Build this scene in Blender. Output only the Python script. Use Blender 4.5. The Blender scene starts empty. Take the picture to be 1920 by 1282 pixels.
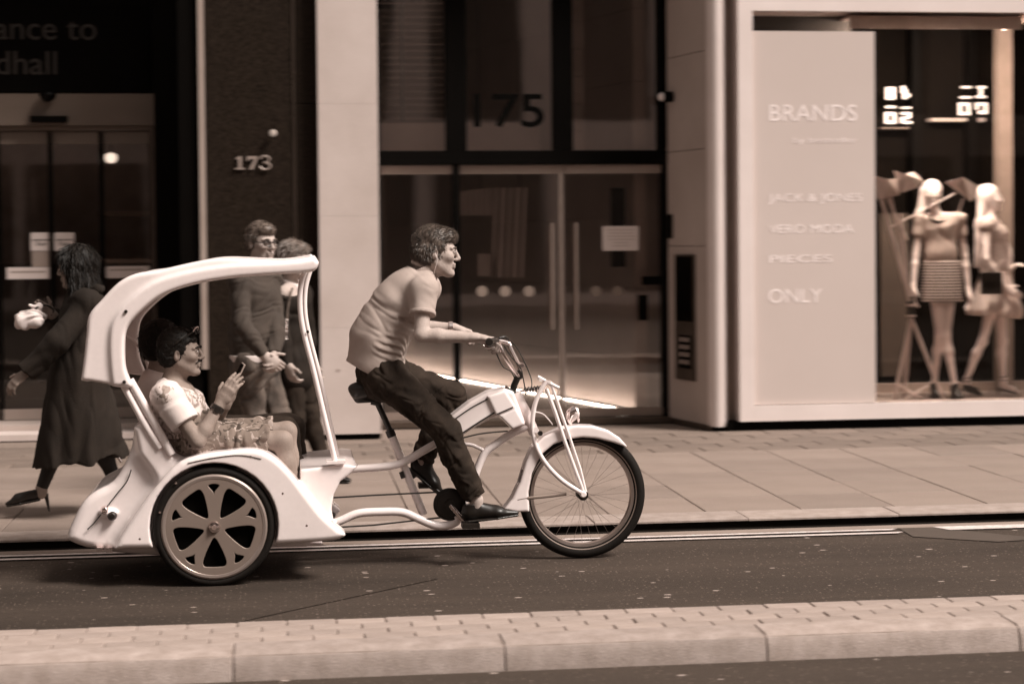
import bpy, bmesh, math, random
import numpy as np
from mathutils import Vector, Matrix
random.seed(7)
sc = bpy.context.scene
COL = sc.collection

# ------------------------------------------------------------------ camera
YAW = math.atan(.1265); PITCH = .025; ROLL = .009; EYE = 1.69; FPX = 3400.0; SHY = -106/1920
def cam_axes():
    f = Vector((math.sin(YAW)*math.cos(PITCH), math.cos(YAW)*math.cos(PITCH), -math.sin(PITCH)))
    r = Vector((math.cos(YAW), -math.sin(YAW), 0)); u = r.cross(f)
    c, s = math.cos(ROLL), math.sin(ROLL)
    return f, r*c-u*s, u*c+r*s
CF, CR, CU = cam_axes()
cd = bpy.data.cameras.new('camera'); cam = bpy.data.objects.new('camera', cd); COL.objects.link(cam)
cd.sensor_width = 36; cd.sensor_fit = 'HORIZONTAL'; cd.lens = FPX/1920*36; cd.shift_y = SHY
cd.clip_start = .1; cd.clip_end = 2000
cam.matrix_world = Matrix(((CR.x, CU.x, -CF.x, 0), (CR.y, CU.y, -CF.y, 0), (CR.z, CU.z, -CF.z, EYE), (0, 0, 0, 1)))
cd.dof.use_dof = True; cd.dof.focus_distance = 9.45; cd.dof.aperture_fstop = 2.2; cd.dof.aperture_ratio = 0.35
sc.camera = cam

# ------------------------------------------------------------------ sky, sun, exposure
world = bpy.data.worlds.new('World'); sc.world = world; world.use_nodes = True
nt = world.node_tree; nt.nodes.clear()
SUN_EL, SUN_AZ = math.radians(50), math.radians(124)      # azimuth clockwise from +Y (north)
sky = nt.nodes.new('ShaderNodeTexSky'); sky.sky_type = 'NISHITA'; sky.sun_disc = False
sky.sun_elevation = SUN_EL; sky.sun_rotation = SUN_AZ; sky.dust_density = 4; sky.air_density = 1.2
bw = nt.nodes.new('ShaderNodeHueSaturation'); bw.inputs['Saturation'].default_value = 0.0
tn = nt.nodes.new('ShaderNodeMix'); tn.data_type = 'RGBA'; tn.blend_type = 'MULTIPLY'; tn.inputs[0].default_value = 1
tn.inputs[7].default_value = (1.0, .90, .82, 1)
bg = nt.nodes.new('ShaderNodeBackground'); bg.inputs[1].default_value = .068
wo = nt.nodes.new('ShaderNodeOutputWorld')
nt.links.new(sky.outputs[0], bw.inputs['Color']); nt.links.new(bw.outputs[0], tn.inputs[6])
nt.links.new(tn.outputs[2], bg.inputs[0]); nt.links.new(bg.outputs[0], wo.inputs[0])
sd = bpy.data.lights.new('sun', 'SUN'); sun = bpy.data.objects.new('sun', sd); COL.objects.link(sun)
sd.energy = 3.9; sd.angle = math.radians(20); sd.color = (1, .92, .85)
_sv = Vector((math.sin(SUN_AZ)*math.cos(SUN_EL), math.cos(SUN_AZ)*math.cos(SUN_EL), math.sin(SUN_EL)))
sun.rotation_euler = (-_sv).to_track_quat('-Z', 'Y').to_euler()
sc.view_settings.view_transform = 'Standard'; sc.view_settings.look = 'None'
sc.view_settings.exposure = 0.56; sc.view_settings.gamma = 1; sc.view_settings.use_curve_mapping = False

# ------------------------------------------------------------------ helpers
def at(px, py, Y):
    """point of the vertical street-parallel plane Y measured from the photograph (1920 px wide)"""
    r = CF + CR*((px-960)/FPX) + CU*((641+SHY*1920-py)/FPX)
    t = Y/r.y
    return Vector((r.x*t, Y, EYE+r.z*t))
def AX(px, Y, py=450): return at(px, py, Y).x
def AZ(py, Y, px=960): return at(px, py, Y).z

def sep(L):
    e = math.exp(-2.5*L)
    return (L*(1.02+.33*e), L*.94, L*(.95-.26*e), 1)
MATS = {}
def mat(name, L, rough=.6, metal=0, var=.12, scale=6, bump=0, bscale=60, coat=0, stretch=(1,1,1), spec=.5, L2=None, fine=0):
    if name in MATS: return MATS[name]
    m = bpy.data.materials.new(name); m.use_nodes = True; t = m.node_tree; N = t.nodes; K = t.links
    p = N['Principled BSDF']; p.inputs['Roughness'].default_value = rough; p.inputs['Metallic'].default_value = metal
    p.inputs['Specular IOR Level'].default_value = spec
    if coat: p.inputs['Coat Weight'].default_value = coat; p.inputs['Coat Roughness'].default_value = .06
    tc = N.new('ShaderNodeTexCoord'); mp = N.new('ShaderNodeMapping'); mp.inputs['Scale'].default_value = stretch
    K.new(tc.outputs['Object'], mp.inputs[0])
    n = N.new('ShaderNodeTexNoise'); n.inputs['Scale'].default_value = scale; n.inputs['Detail'].default_value = 6; n.inputs['Roughness'].default_value = .62
    K.new(mp.outputs[0], n.inputs['Vector'])
    r = N.new('ShaderNodeValToRGB'); r.color_ramp.elements[0].position = .3; r.color_ramp.elements[1].position = .7
    r.color_ramp.elements[0].color = sep(L*(1-var)); r.color_ramp.elements[1].color = sep(min(.95, (L2 or L)*(1+var)))
    K.new(n.outputs[0], r.inputs[0]); last = r.outputs[0]
    if fine:
        n2 = N.new('ShaderNodeTexNoise'); n2.inputs['Scale'].default_value = bscale*1.3; n2.inputs['Detail'].default_value = 3
        K.new(mp.outputs[0], n2.inputs['Vector'])
        mx = N.new('ShaderNodeMix'); mx.data_type = 'RGBA'; mx.blend_type = 'MULTIPLY'; mx.inputs[0].default_value = 1
        r2 = N.new('ShaderNodeValToRGB'); r2.color_ramp.elements[0].position = .3; r2.color_ramp.elements[1].position = .7
        a = 1-fine; r2.color_ramp.elements[0].color = (a, a, a, 1); r2.color_ramp.elements[1].color = (1, 1, 1, 1)
        K.new(n2.outputs[0], r2.inputs[0]); K.new(last, mx.inputs[6]); K.new(r2.outputs[0], mx.inputs[7]); last = mx.outputs[2]
    K.new(last, p.inputs['Base Color'])
    if bump:
        nb = N.new('ShaderNodeTexNoise'); nb.inputs['Scale'].default_value = bscale; nb.inputs['Detail'].default_value = 4
        K.new(mp.outputs[0], nb.inputs['Vector'])
        b = N.new('ShaderNodeBump'); b.inputs['Strength'].default_value = bump; b.inputs['Distance'].default_value = .01
        K.new(nb.outputs[0], b.inputs['Height']); K.new(b.outputs[0], p.inputs['Normal'])
    rr = N.new('ShaderNodeMapRange'); rr.inputs[3].default_value = max(.02, rough*.85); rr.inputs[4].default_value = min(1, rough*1.15)
    K.new(n.outputs[0], rr.inputs[0]); K.new(rr.outputs[0], p.inputs['Roughness'])
    MATS[name] = m
    return m
def glassmat(name, ior=1.6, dim=.97):
    if name in MATS: return MATS[name]
    m = bpy.data.materials.new(name); m.use_nodes = True; t = m.node_tree; N = t.nodes; K = t.links; N.clear()
    o = N.new('ShaderNodeOutputMaterial'); mx = N.new('ShaderNodeMixShader'); f = N.new('ShaderNodeFresnel'); f.inputs[0].default_value = ior
    tr = N.new('ShaderNodeBsdfTransparent'); tr.inputs[0].default_value = (dim, dim*.96, dim*.93, 1)
    g = N.new('ShaderNodeBsdfGlossy'); g.inputs['Roughness'].default_value = .02; g.inputs[0].default_value = (1, .97, .95, 1)
    nz = N.new('ShaderNodeTexNoise'); nz.inputs['Scale'].default_value = 1.3; b = N.new('ShaderNodeBump'); b.inputs['Strength'].default_value = .08; b.inputs['Distance'].default_value = .02
    K.new(nz.outputs[0], b.inputs['Height']); K.new(b.outputs[0], g.inputs['Normal'])
    K.new(f.outputs[0], mx.inputs[0]); K.new(tr.outputs[0], mx.inputs[1]); K.new(g.outputs[0], mx.inputs[2]); K.new(mx.outputs[0], o.inputs[0])
    MATS[name] = m; return m
def emat(name, L, s):
    if name in MATS: return MATS[name]
    m = bpy.data.materials.new(name); m.use_nodes = True
    p = m.node_tree.nodes['Principled BSDF']; p.inputs['Base Color'].default_value = sep(L)
    p.inputs['Emission Color'].default_value = (1, .86, .74, 1); p.inputs['Emission Strength'].default_value = s
    MATS[name] = m; return m

def tag(o, label=None, cat=None, group=None, kind=None):
    if label: o['label'] = label
    if cat: o['category'] = cat
    if group: o['group'] = group
    if kind: o['kind'] = kind
    return o
def empty(name, loc, label=None, cat=None, group=None, kind=None):
    o = bpy.data.objects.new(name, None); COL.objects.link(o); o.location = loc; o.empty_display_size = .1
    return tag(o, label, cat, group, kind)
def link(name, me, m=None, parent=None, loc=None):
    o = bpy.data.objects.new(name, me); COL.objects.link(o)
    if m is not None and not me.materials: me.materials.append(m)
    if parent is not None:
        o.parent = parent
        if loc is None:   # geometry is given in world space: keep it there
            w = Vector((0,0,0)); q = parent
            while q is not None: w += q.location; q = q.parent
            o.location = -w
        else: o.location = loc
    elif loc is not None: o.location = loc
    return o
def smooth(me, ang=None):
    for p in me.polygons: p.use_smooth = True
    if ang:
        try: me.set_sharp_from_angle(angle=math.radians(ang))
        except Exception: pass
def fin(name, bm, m, parent=None, sm=None, bev=0, loc=None):
    if bev:
        bmesh.ops.bevel(bm, geom=[e for e in bm.edges if len(e.link_faces)==2 and e.calc_face_angle(0)>.6], offset=bev, segments=2, affect='EDGES', profile=.6)
    me = bpy.data.meshes.new(name); bmesh.ops.recalc_face_normals(bm, faces=bm.faces); bm.to_mesh(me); bm.free()
    if sm: smooth(me, sm)
    return link(name, me, m, parent, loc)
def box(bm, x0, x1, y0, y1, z0, z1):
    v = [bm.verts.new(c) for c in ((x0,y0,z0),(x1,y0,z0),(x1,y1,z0),(x0,y1,z0),(x0,y0,z1),(x1,y0,z1),(x1,y1,z1),(x0,y1,z1))]
    for f in ((0,1,5,4),(1,2,6,5),(2,3,7,6),(3,0,4,7),(4,5,6,7),(3,2,1,0)): bm.faces.new([v[i] for i in f])
def bx(name, x0, x1, y0, y1, z0, z1, m, parent=None, bev=.004):
    bm = bmesh.new(); box(bm, min(x0,x1), max(x0,x1), min(y0,y1), max(y0,y1), min(z0,z1), max(z0,z1))
    return fin(name, bm, m, parent, None, bev)
def prism(bm, pts, d):
    """pts: 3D polygon, d: extrusion vector"""
    a = [bm.verts.new(p) for p in pts]; b = [bm.verts.new(Vector(p)+Vector(d)) for p in pts]; n = len(pts)
    bm.faces.new(a); bm.faces.new(list(reversed(b)))
    for i in range(n): bm.faces.new((a[(i+1)%n], a[i], b[i], b[(i+1)%n]))
def cr(pts, n=6, closed=False):
    P = [np.array(p, float) for p in pts]; out = []
    m = len(P)
    for i in range(m if closed else m-1):
        if closed: a,b,c,d = P[(i-1)%m],P[i],P[(i+1)%m],P[(i+2)%m]
        else: a,b,c,d = P[max(i-1,0)],P[i],P[i+1],P[min(i+2,m-1)]
        for k in range(n):
            t = k/n
            out.append(.5*((2*b)+(c-a)*t+(2*a-5*b+4*c-d)*t*t+(3*b-a-3*c+d)*t**3))
    if not closed: out.append(P[-1])
    return out
def tube(bm, pts, r, seg=10, sm=5, closed=False, flat=1.0, fdir=None):
    """swept tube along 3D points (smoothed); r number or list per given point"""
    rs = r if isinstance(r, (list, tuple)) else [r]*len(pts)
    if sm > 1 and len(pts) > 2:
        q = cr([(*p, rr) for p, rr in zip(pts, rs)], sm, closed)
    else: q = [np.array((*p, rr), float) for p, rr in zip(pts, rs)]
    n = len(q); rings = []; prev = None
    for i, c in enumerate(q):
        if closed: tg = q[(i+1)%n][:3]-q[i-1][:3]
        else: tg = q[min(i+1,n-1)][:3]-q[max(i-1,0)][:3]
        tg = Vector(tg).normalized()
        if prev is None: u = tg.orthogonal().normalized() if fdir is None else (Vector(fdir)-tg*tg.dot(Vector(fdir))).normalized()
        else: u = (prev-tg*tg.dot(prev)).normalized()
        prev = u; w = tg.cross(u)
        rings.append([bm.verts.new(Vector(c[:3])+(u*math.cos(2*math.pi*k/seg)+w*flat*math.sin(2*math.pi*k/seg))*c[3]) for k in range(seg)])
    for i in range(n if closed else n-1):
        A_, B_ = rings[i], rings[(i+1)%n]
        for k in range(seg): bm.faces.new((A_[k], A_[(k+1)%seg], B_[(k+1)%seg], B_[k]))
    if not closed: bm.faces.new(list(reversed(rings[0]))); bm.faces.new(rings[-1])
def tb(name, pts, r, m, parent=None, **k):
    bm = bmesh.new(); tube(bm, pts, r, **k); return fin(name, bm, m, parent, 50)
def lathe(bm, prof, c, axis='Y', seg=48):
    """prof: list of (radius, along axis)"""
    rings = []
    for k in range(seg):
        a = 2*math.pi*k/seg; ca, sa = math.cos(a), math.sin(a); R = []
        for (r, h) in prof:
            if axis == 'Y': p = (c[0]+r*ca, c[1]+h, c[2]+r*sa)
            elif axis == 'Z': p = (c[0]+r*ca, c[1]+r*sa, c[2]+h)
            else: p = (c[0]+h, c[1]+r*ca, c[2]+r*sa)
            R.append(bm.verts.new(p))
        rings.append(R)
    for k in range(seg):
        A_, B_ = rings[k], rings[(k+1)%seg]
        for i in range(len(prof)-1): bm.faces.new((A_[i], A_[i+1], B_[i+1], B_[i]))
def lt(name, prof, c, m, parent=None, axis='Y', seg=48, ang=40):
    bm = bmesh.new(); lathe(bm, prof, c, axis, seg)
    bmesh.ops.remove_doubles(bm, verts=bm.verts, dist=1e-5)
    return fin(name, bm, m, parent, ang)
def plate(name, loops, Y, th, m, parent, bevel=0.0):
    """flat plate in the XZ plane with holes, front face at Y, made from poly curves"""
    cu = bpy.data.curves.new(name, 'CURVE'); cu.dimensions = '2D'; cu.fill_mode = 'BOTH'; cu.extrude = th/2; cu.bevel_depth = bevel
    for lp in loops:
        s = cu.splines.new('POLY'); s.points.add(len(lp)-1); s.use_cyclic_u = True
        for i, p in enumerate(lp): s.points[i].co = (p[0], p[1], 0, 1)
    ob = bpy.data.objects.new(name, cu); COL.objects.link(ob)
    dg = bpy.context.evaluated_depsgraph_get(); me = bpy.data.meshes.new_from_object(ob.evaluated_get(dg)); bpy.data.objects.remove(ob)
    me.transform(Matrix(((1,0,0,0),(0,0,-1,Y+th/2+bevel),(0,1,0,0),(0,0,0,1)))); me.materials.clear()
    return link(name, me, m, parent)
def text(name, s, x, z, Y, h, m, parent, align='LEFT', th=.004, width=None, bold=0, rot=None):
    cu = bpy.data.curves.new(name, 'FONT'); cu.body = s; cu.size = 1; cu.align_x = align; cu.extrude = .5; cu.offset = bold
    ob = bpy.data.objects.new(name, cu); COL.objects.link(ob)
    dg = bpy.context.evaluated_depsgraph_get(); me = bpy.data.meshes.new_from_object(ob.evaluated_get(dg)); bpy.data.objects.remove(ob)
    sx = h/.7
    if width:
        xs = [v.co.x for v in me.vertices]; sx = width/(max(xs)-min(xs)); x -= min(xs)*sx
    me.transform(Matrix(((sx,0,0,x),(0,0,-th,Y),(0,h/.7,0,z),(0,0,0,1)))); me.materials.clear()
    if h > .075:      # one object per character
        nv = len(me.vertices); par = list(range(nv))
        def fd(a):
            while par[a] != a: par[a] = par[par[a]]; a = par[a]
            return a
        for e in me.edges:
            a, b = fd(e.vertices[0]), fd(e.vertices[1])
            if a != b: par[a] = b
        isl_ = {}
        for i in range(nv): isl_.setdefault(fd(i), []).append(i)
        sp = sorted([(min(me.vertices[i].co.x for i in g), max(me.vertices[i].co.x for i in g), g) for g in isl_.values()], key=lambda q: q[0]); grp = []
        for a, b, g in sp:
            if grp and a < grp[-1][1]-.001 : grp[-1][1] = max(grp[-1][1], b); grp[-1][2].extend(g)
            else: grp.append([a, b, list(g)])
        first = None
        for a, b, g in grp:
            ids = {v: k for k, v in enumerate(g)}; sub = bpy.data.meshes.new('letter')
            sub.from_pydata([me.vertices[v].co[:] for v in g], [], [[ids[v] for v in p.vertices] for p in me.polygons if p.vertices[0] in ids])
            o = link('numeral' if s.isdigit() else 'letter', sub, m, parent); first = first or o
        return first
    o = link(name, me, m, parent); o['kind'] = 'stuff'
    return o

# ------------------------------------------------------------------ implicit surfaces (smooth blends -> one continuous mesh)
def V3(p): return np.array((p[0], p[1], p[2]), np.float32)
class Vol:
    def __init__(s, h): s.h = h; s.ops = []
    def limb(s, p1, p2, r1, r2, w=(0,1,0), k=.02, op='+'):
        """elliptic cone: r = radius or (along w, across w)"""
        a1, b1 = r1 if isinstance(r1, tuple) else (r1, r1); a2, b2 = r2 if isinstance(r2, tuple) else (r2, r2)
        p1, p2, w = V3(p1), V3(p2), V3(w); m = max(a1,b1,a2,b2)
        d = p2-p1; L2 = float(d@d)+1e-9
        w = w-d*(w@d)/L2; n = np.linalg.norm(w); w = w/n if n > 1e-4 else np.array((0,1,0), np.float32)
        def f(X, Y, Z):
            x, y, z = X-p1[0], Y-p1[1], Z-p1[2]
            t = np.clip((x*d[0]+y*d[1]+z*d[2])/L2, 0, 1)
            x = x-t*d[0]; y = y-t*d[1]; z = z-t*d[2]
            a = a1+(a2-a1)*t; b = b1+(b2-b1)*t
            vv = x*x+y*y+z*z; vw = x*w[0]+y*w[1]+z*w[2]; vo = np.maximum(vv-vw*vw, 0)
            v = np.sqrt(vv)+1e-6; q = np.sqrt(vw*vw/(a*a)+vo/(b*b))+1e-6
            return v-v/q
        s.ops.append((op, np.minimum(p1,p2)-m, np.maximum(p1,p2)+m, f, k)); return s
    def ell(s, c, r, R=None, k=.02, op='+'):
        c = V3(c); r = np.array(r, np.float32) if hasattr(r, '__len__') else np.array((r,r,r), np.float32)
        Rm = np.array(R, np.float32) if R is not None else np.eye(3, dtype=np.float32)   # columns = local axes
        m = float(r.max())
        def f(X, Y, Z):
            x, y, z = X-c[0], Y-c[1], Z-c[2]
            u = (x*Rm[0,0]+y*Rm[1,0]+z*Rm[2,0]); v = (x*Rm[0,1]+y*Rm[1,1]+z*Rm[2,1]); w = (x*Rm[0,2]+y*Rm[1,2]+z*Rm[2,2])
            n = np.sqrt(u*u+v*v+w*w)+1e-6; q = np.sqrt((u/r[0])**2+(v/r[1])**2+(w/r[2])**2)+1e-6
            return n-n/q
        s.ops.append((op, c-m, c+m, f, k)); return s
    def box(s, c, hs, R=None, rd=.01, k=.01, op='+'):
        c = V3(c); hs = np.array(hs, np.float32)-rd; Rm = np.array(R, np.float32) if R is not None else np.eye(3, dtype=np.float32)
        m = float(np.linalg.norm(hs))+rd
        def f(X, Y, Z):
            x, y, z = X-c[0], Y-c[1], Z-c[2]
            u = np.abs(x*Rm[0,0]+y*Rm[1,0]+z*Rm[2,0])-hs[0]; v = np.abs(x*Rm[0,1]+y*Rm[1,1]+z*Rm[2,1])-hs[1]; w = np.abs(x*Rm[0,2]+y*Rm[1,2]+z*Rm[2,2])-hs[2]
            o = np.sqrt(np.maximum(u,0)**2+np.maximum(v,0)**2+np.maximum(w,0)**2)
            return o+np.minimum(np.maximum(u,np.maximum(v,w)),0)-rd
        s.ops.append((op, c-m, c+m, f, k)); return s
    def poly(s, pts, y0, y1, rd=.02, k=.02, op='+'):
        """polygon in XZ extruded over Y"""
        P = np.array([(p[0], p[-1]) for p in pts], np.float32); yc, hw = (y0+y1)/2, (y1-y0)/2
        lo = np.array((P[:,0].min(), y0, P[:,1].min())); hi = np.array((P[:,0].max(), y1, P[:,1].max()))
        def f(X, Y, Z):
            x, z = X, Z
            shp = np.broadcast(x[:, :1, :], z[:, :1, :]).shape
            x2 = np.broadcast_to(x[:, :1, :], shp); z2 = np.broadcast_to(z[:, :1, :], shp)
            dd = np.full(shp, 1e9, np.float32); ins = np.zeros(shp, bool); n = len(P)
            for i in range(n):
                a, b = P[i], P[(i+1)%n]; e = b-a
                wx, wz = x2-a[0], z2-a[1]; t = np.clip((wx*e[0]+wz*e[1])/(e@e+1e-12), 0, 1)
                dd = np.minimum(dd, (wx-t*e[0])**2+(wz-t*e[1])**2)
                if a[1] != b[1]:
                    c = ((a[1] > z2) != (b[1] > z2)) & (x2 < (b[0]-a[0])*(z2-a[1])/(b[1]-a[1])+a[0]); ins ^= c
            d2 = np.where(ins, -1, 1)*np.sqrt(dd)+rd
            dy = np.abs(Y-yc)-hw+rd
            return np.minimum(np.maximum(d2, dy), 0)+np.sqrt(np.maximum(d2,0)**2+np.maximum(dy,0)**2)-rd
        s.ops.append((op, lo, hi, f, k)); return s
    def cut(s, p, n, k=.004):
        """keep the side the normal n points away from"""
        p, n = V3(p), V3(n); n = n/np.linalg.norm(n)
        s.ops.append(('&', None, None, lambda X, Y, Z: (X-p[0])*n[0]+(Y-p[1])*n[1]+(Z-p[2])*n[2], k)); return s
    def noise(s, f): s.ops.append(('n', None, None, f, 0)); return s
    def mesh(s):
        h = s.h
        lo = np.min([o[1] for o in s.ops if o[0]=='+'], axis=0)-3*h-.012; hi = np.max([o[2] for o in s.ops if o[0]=='+'], axis=0)+3*h+.012
        n = np.ceil((hi-lo)/h).astype(int)+1
        ax = [(lo[i]+h*np.arange(n[i])).astype(np.float32) for i in range(3)]
        D = np.full(n, 1.0, np.float32)
        for op, a, b, f, k in s.ops:
            if op in '+-':
                m = k+3*h
                i0 = np.maximum(((a-m-lo)/h).astype(int), 0); i1 = np.minimum(((b+m-lo)/h).astype(int)+2, n)
                if np.any(i1 <= i0): continue
                sl = tuple(slice(i0[i], i1[i]) for i in range(3))
                X = ax[0][sl[0]][:,None,None]; Y = ax[1][sl[1]][None,:,None]; Z = ax[2][sl[2]][None,None,:]
                d = f(X, Y, Z); A_ = D[sl]
                if op == '+':
                    t = np.clip(.5+.5*(A_-d)/k, 0, 1); D[sl] = A_*(1-t)+d*t-k*t*(1-t)
                else:
                    d = -d; t = np.clip(.5+.5*(d-A_)/k, 0, 1); D[sl] = A_*(1-t)+d*t+k*t*(1-t)
            elif op == '&':
                d = f(ax[0][:,None,None], ax[1][None,:,None], ax[2][None,None,:]); D = np.maximum(D, d)
            else:
                I = np.nonzero(np.abs(D) < .04)
                D[I] += f(ax[0][I[0]], ax[1][I[1]], ax[2][I[2]])
        return nets(D, lo, h)
def nets(D, lo, h):
    S = D < 0
    S[0]=S[-1]=False; S[:,0]=S[:,-1]=False; S[:,:,0]=S[:,:,-1]=False
    c = np.zeros([d-1 for d in D.shape], np.uint8)
    for i in (0,1):
        for j in (0,1):
            for k in (0,1): c += S[i:D.shape[0]-1+i, j:D.shape[1]-1+j, k:D.shape[2]-1+k]
    I = np.nonzero((c > 0) & (c < 8)); idx = np.full(c.shape, -1, np.int32); nv = len(I[0]); idx[I] = np.arange(nv)
    acc = np.zeros((nv,3), np.float32); cnt = np.zeros(nv, np.float32)
    cor = [(i,j,k) for i in (0,1) for j in (0,1) for k in (0,1)]
    val = {q: D[I[0]+q[0], I[1]+q[1], I[2]+q[2]] for q in cor}; sg = {q: S[I[0]+q[0], I[1]+q[1], I[2]+q[2]] for q in cor}
    for a in cor:
        for e in range(3):
            if a[e]: continue
            b = list(a); b[e] = 1; b = tuple(b)
            m = sg[a] != sg[b]; va, vb = val[a][m], val[b][m]
            t = np.clip(va/(va-vb+1e-12), .02, .98)
            P = np.tile(np.array(a, np.float32), (len(t),1)); P[:,e] = t
            acc[m] += P; cnt[m] += 1
    V = (np.stack(I, 1)+acc/np.maximum(cnt,1)[:,None])*h+lo
    F = []
    for e in range(3):
        u, w = (e+1)%3, (e+2)%3
        s0 = [slice(None)]*3; s1 = [slice(None)]*3; s0[e] = slice(0,-1); s1[e] = slice(1,None)
        ch = S[tuple(s0)] != S[tuple(s1)]; E_ = np.nonzero(ch); ins = S[tuple(s0)][E_]
        E_ = [q.copy() for q in E_]
        ok = (E_[u] > 0) & (E_[w] > 0) & (E_[u] < c.shape[u]) & (E_[w] < c.shape[w])
        E_ = [q[ok] for q in E_]; ins = ins[ok]
        def g(du, dw):
            q = list(E_); q[u] = q[u]-du; q[w] = q[w]-dw; return idx[tuple(q)]
        q = np.stack([g(1,1), g(0,1), g(0,0), g(1,0)], 1); q[~ins] = q[~ins][:, ::-1]; F.append(q)
    return V, np.concatenate(F)
def to_mesh(name, VF):
    V, F = VF; me = bpy.data.meshes.new(name); me.vertices.add(len(V)); me.vertices.foreach_set('co', np.ascontiguousarray(V, np.float32).ravel())
    me.loops.add(F.size); me.loops.foreach_set('vertex_index', np.ascontiguousarray(F, np.int32).ravel())
    me.polygons.add(len(F)); me.polygons.foreach_set('loop_start', np.arange(0, F.size, 4, dtype=np.int32))
    me.polygons.foreach_set('use_smooth', np.ones(len(F), bool)); me.update(calc_edges=True); me.validate()
    return me
def vobj(name, vol, m, parent): return link(name, to_mesh(name, vol.mesh()), m, parent)
def folds(amp, f, seed=0, st=(1,1,1), sharp=False):
    """cloth creases: warped, elongated ridges as real relief"""
    r = np.random.RandomState(seed); a = r.randn(6,3); a /= np.linalg.norm(a, axis=1)[:,None]; ph = r.rand(6)*6.28; s = np.array(st)
    def g(X, Y, Z):
        q = np.stack([X*s[0], Y*s[1], Z*s[2]], 1)*f
        w = np.sin(q@a[3]+ph[3]+1.3*np.sin(q@a[4]*.7+ph[4]))
        u = np.sin(q@a[0]+ph[0]+2.0*w); v = np.sin(q@a[1]*1.9+ph[1]+1.6*u+w); z = np.sin(q@a[2]*.6+ph[2])
        return (amp*((1-np.abs(u))*(.6+.4*z)*1.6-.6 + .45*v)).astype(np.float32)
    return g
def add_rand(m, amp):
    t = m.node_tree; N = t.nodes; K = t.links; p = N['Principled BSDF']; l = p.inputs['Base Color'].links[0]; src = l.from_socket
    oi = N.new('ShaderNodeObjectInfo'); mr = N.new('ShaderNodeMapRange'); mr.inputs[3].default_value = 1-amp; mr.inputs[4].default_value = 1+amp
    mx = N.new('ShaderNodeMix'); mx.data_type = 'RGBA'; mx.blend_type = 'MULTIPLY'; mx.inputs[0].default_value = 1
    K.new(oi.outputs['Random'], mr.inputs[0]); K.new(src, mx.inputs[6]); K.new(mr.outputs[0], mx.inputs[7]); K.new(mx.outputs[2], p.inputs['Base Color'])
    return m
def add_flecks(m, scale, thr, L, stretch=(1,1,1), size=.18):
    """pale chips and chewing gum trodden into the surface"""
    t = m.node_tree; N = t.nodes; K = t.links; p = N['Principled BSDF']; src = p.inputs['Base Color'].links[0].from_socket
    tc = N.new('ShaderNodeTexCoord'); mp = N.new('ShaderNodeMapping'); mp.inputs['Scale'].default_value = stretch
    v = N.new('ShaderNodeTexVoronoi'); v.inputs['Scale'].default_value = scale
    K.new(tc.outputs['Object'], mp.inputs[0]); K.new(mp.outputs[0], v.inputs['Vector'])
    a = N.new('ShaderNodeMath'); a.operation = 'LESS_THAN'; a.inputs[1].default_value = size; K.new(v.outputs['Distance'], a.inputs[0])
    sp = N.new('ShaderNodeSeparateColor'); K.new(v.outputs['Color'], sp.inputs[0])
    b = N.new('ShaderNodeMath'); b.operation = 'GREATER_THAN'; b.inputs[1].default_value = thr; K.new(sp.outputs[0], b.inputs[0])
    c = N.new('ShaderNodeMath'); c.operation = 'MULTIPLY'; K.new(a.outputs[0], c.inputs[0]); K.new(b.outputs[0], c.inputs[1])
    mx = N.new('ShaderNodeMix'); mx.data_type = 'RGBA'; mx.inputs[7].default_value = sep(L)
    K.new(c.outputs[0], mx.inputs[0]); K.new(src, mx.inputs[6]); K.new(mx.outputs[2], p.inputs['Base Color'])
    return m
# ---------------- materials of the setting
m_asph = mat('asphalt', .042, .85, var=.34, scale=2.2, bump=.6, bscale=170, stretch=(.14,1,1), fine=.35, spec=.25)
add_flecks(m_asph, 9, .72, .34, (.8,1.7,1), .13); add_flecks(m_asph, 42, .75, .16, (1,1.6,1), .22)
m_asph2 = mat('asphalt_patch', .038, .85, var=.34, scale=2.2, bump=.6, bscale=170, stretch=(.14,1,1), fine=.35, spec=.25)
add_flecks(m_asph2, 9, .78, .28, (.8,1.7,1), .12); add_flecks(m_asph2, 42, .75, .13, (1,1.6,1), .22)
m_slab = add_rand(mat('paving_stone', .192, .75, var=.12, scale=3, bump=.25, bscale=90, fine=.18, stretch=(.6,1,1)), .09); add_flecks(m_slab, 7, .86, .2, (1,1,1), .12)
m_sett = add_rand(mat('dark_sett', .14, .8, var=.16, scale=4, bump=.3, bscale=80, fine=.2), .12)
m_kerb = add_rand(mat('granite_kerb', .30, .75, var=.24, scale=9, bump=.3, bscale=140, fine=.3), .07)
m_joint = mat('joint_mortar', .15, .95, var=.2, scale=20)
m_brick = add_rand(mat('buff_paver', .28, .85, var=.12, scale=8, bump=.35, bscale=120, fine=.15), .10)
m_joint2 = mat('sand_joint', .20, .95, var=.2, scale=20)
m_line = mat('road_line_paint', .62, .6, var=.18, scale=18, fine=.25, bscale=40)
m_white = mat('white_render', .60, .55, var=.05, scale=2, bump=.05, bscale=40)
m_wframe = mat('white_frame', .66, .4, var=.05, scale=2)
m_black = mat('black_metal', .0015, .6, var=.2, scale=3, spec=.05)
m_bgloss = mat('black_gloss', .0015, .3, var=.2, scale=2, spec=.07)
m_steel = mat('brushed_steel', .27, .45, metal=.6, var=.1, scale=30, stretch=(.1,1,1))
m_bronze = mat('bronze_frame', .06, .4, metal=.4, var=.2, scale=6)
m_band = mat('door_header', .10, .5, var=.15, scale=3, stretch=(.3,1,1))
m_gran = mat('dark_granite', .010, .4, var=.6, scale=60, L2=.014, spec=.07, bump=.06, bscale=120)
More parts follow.
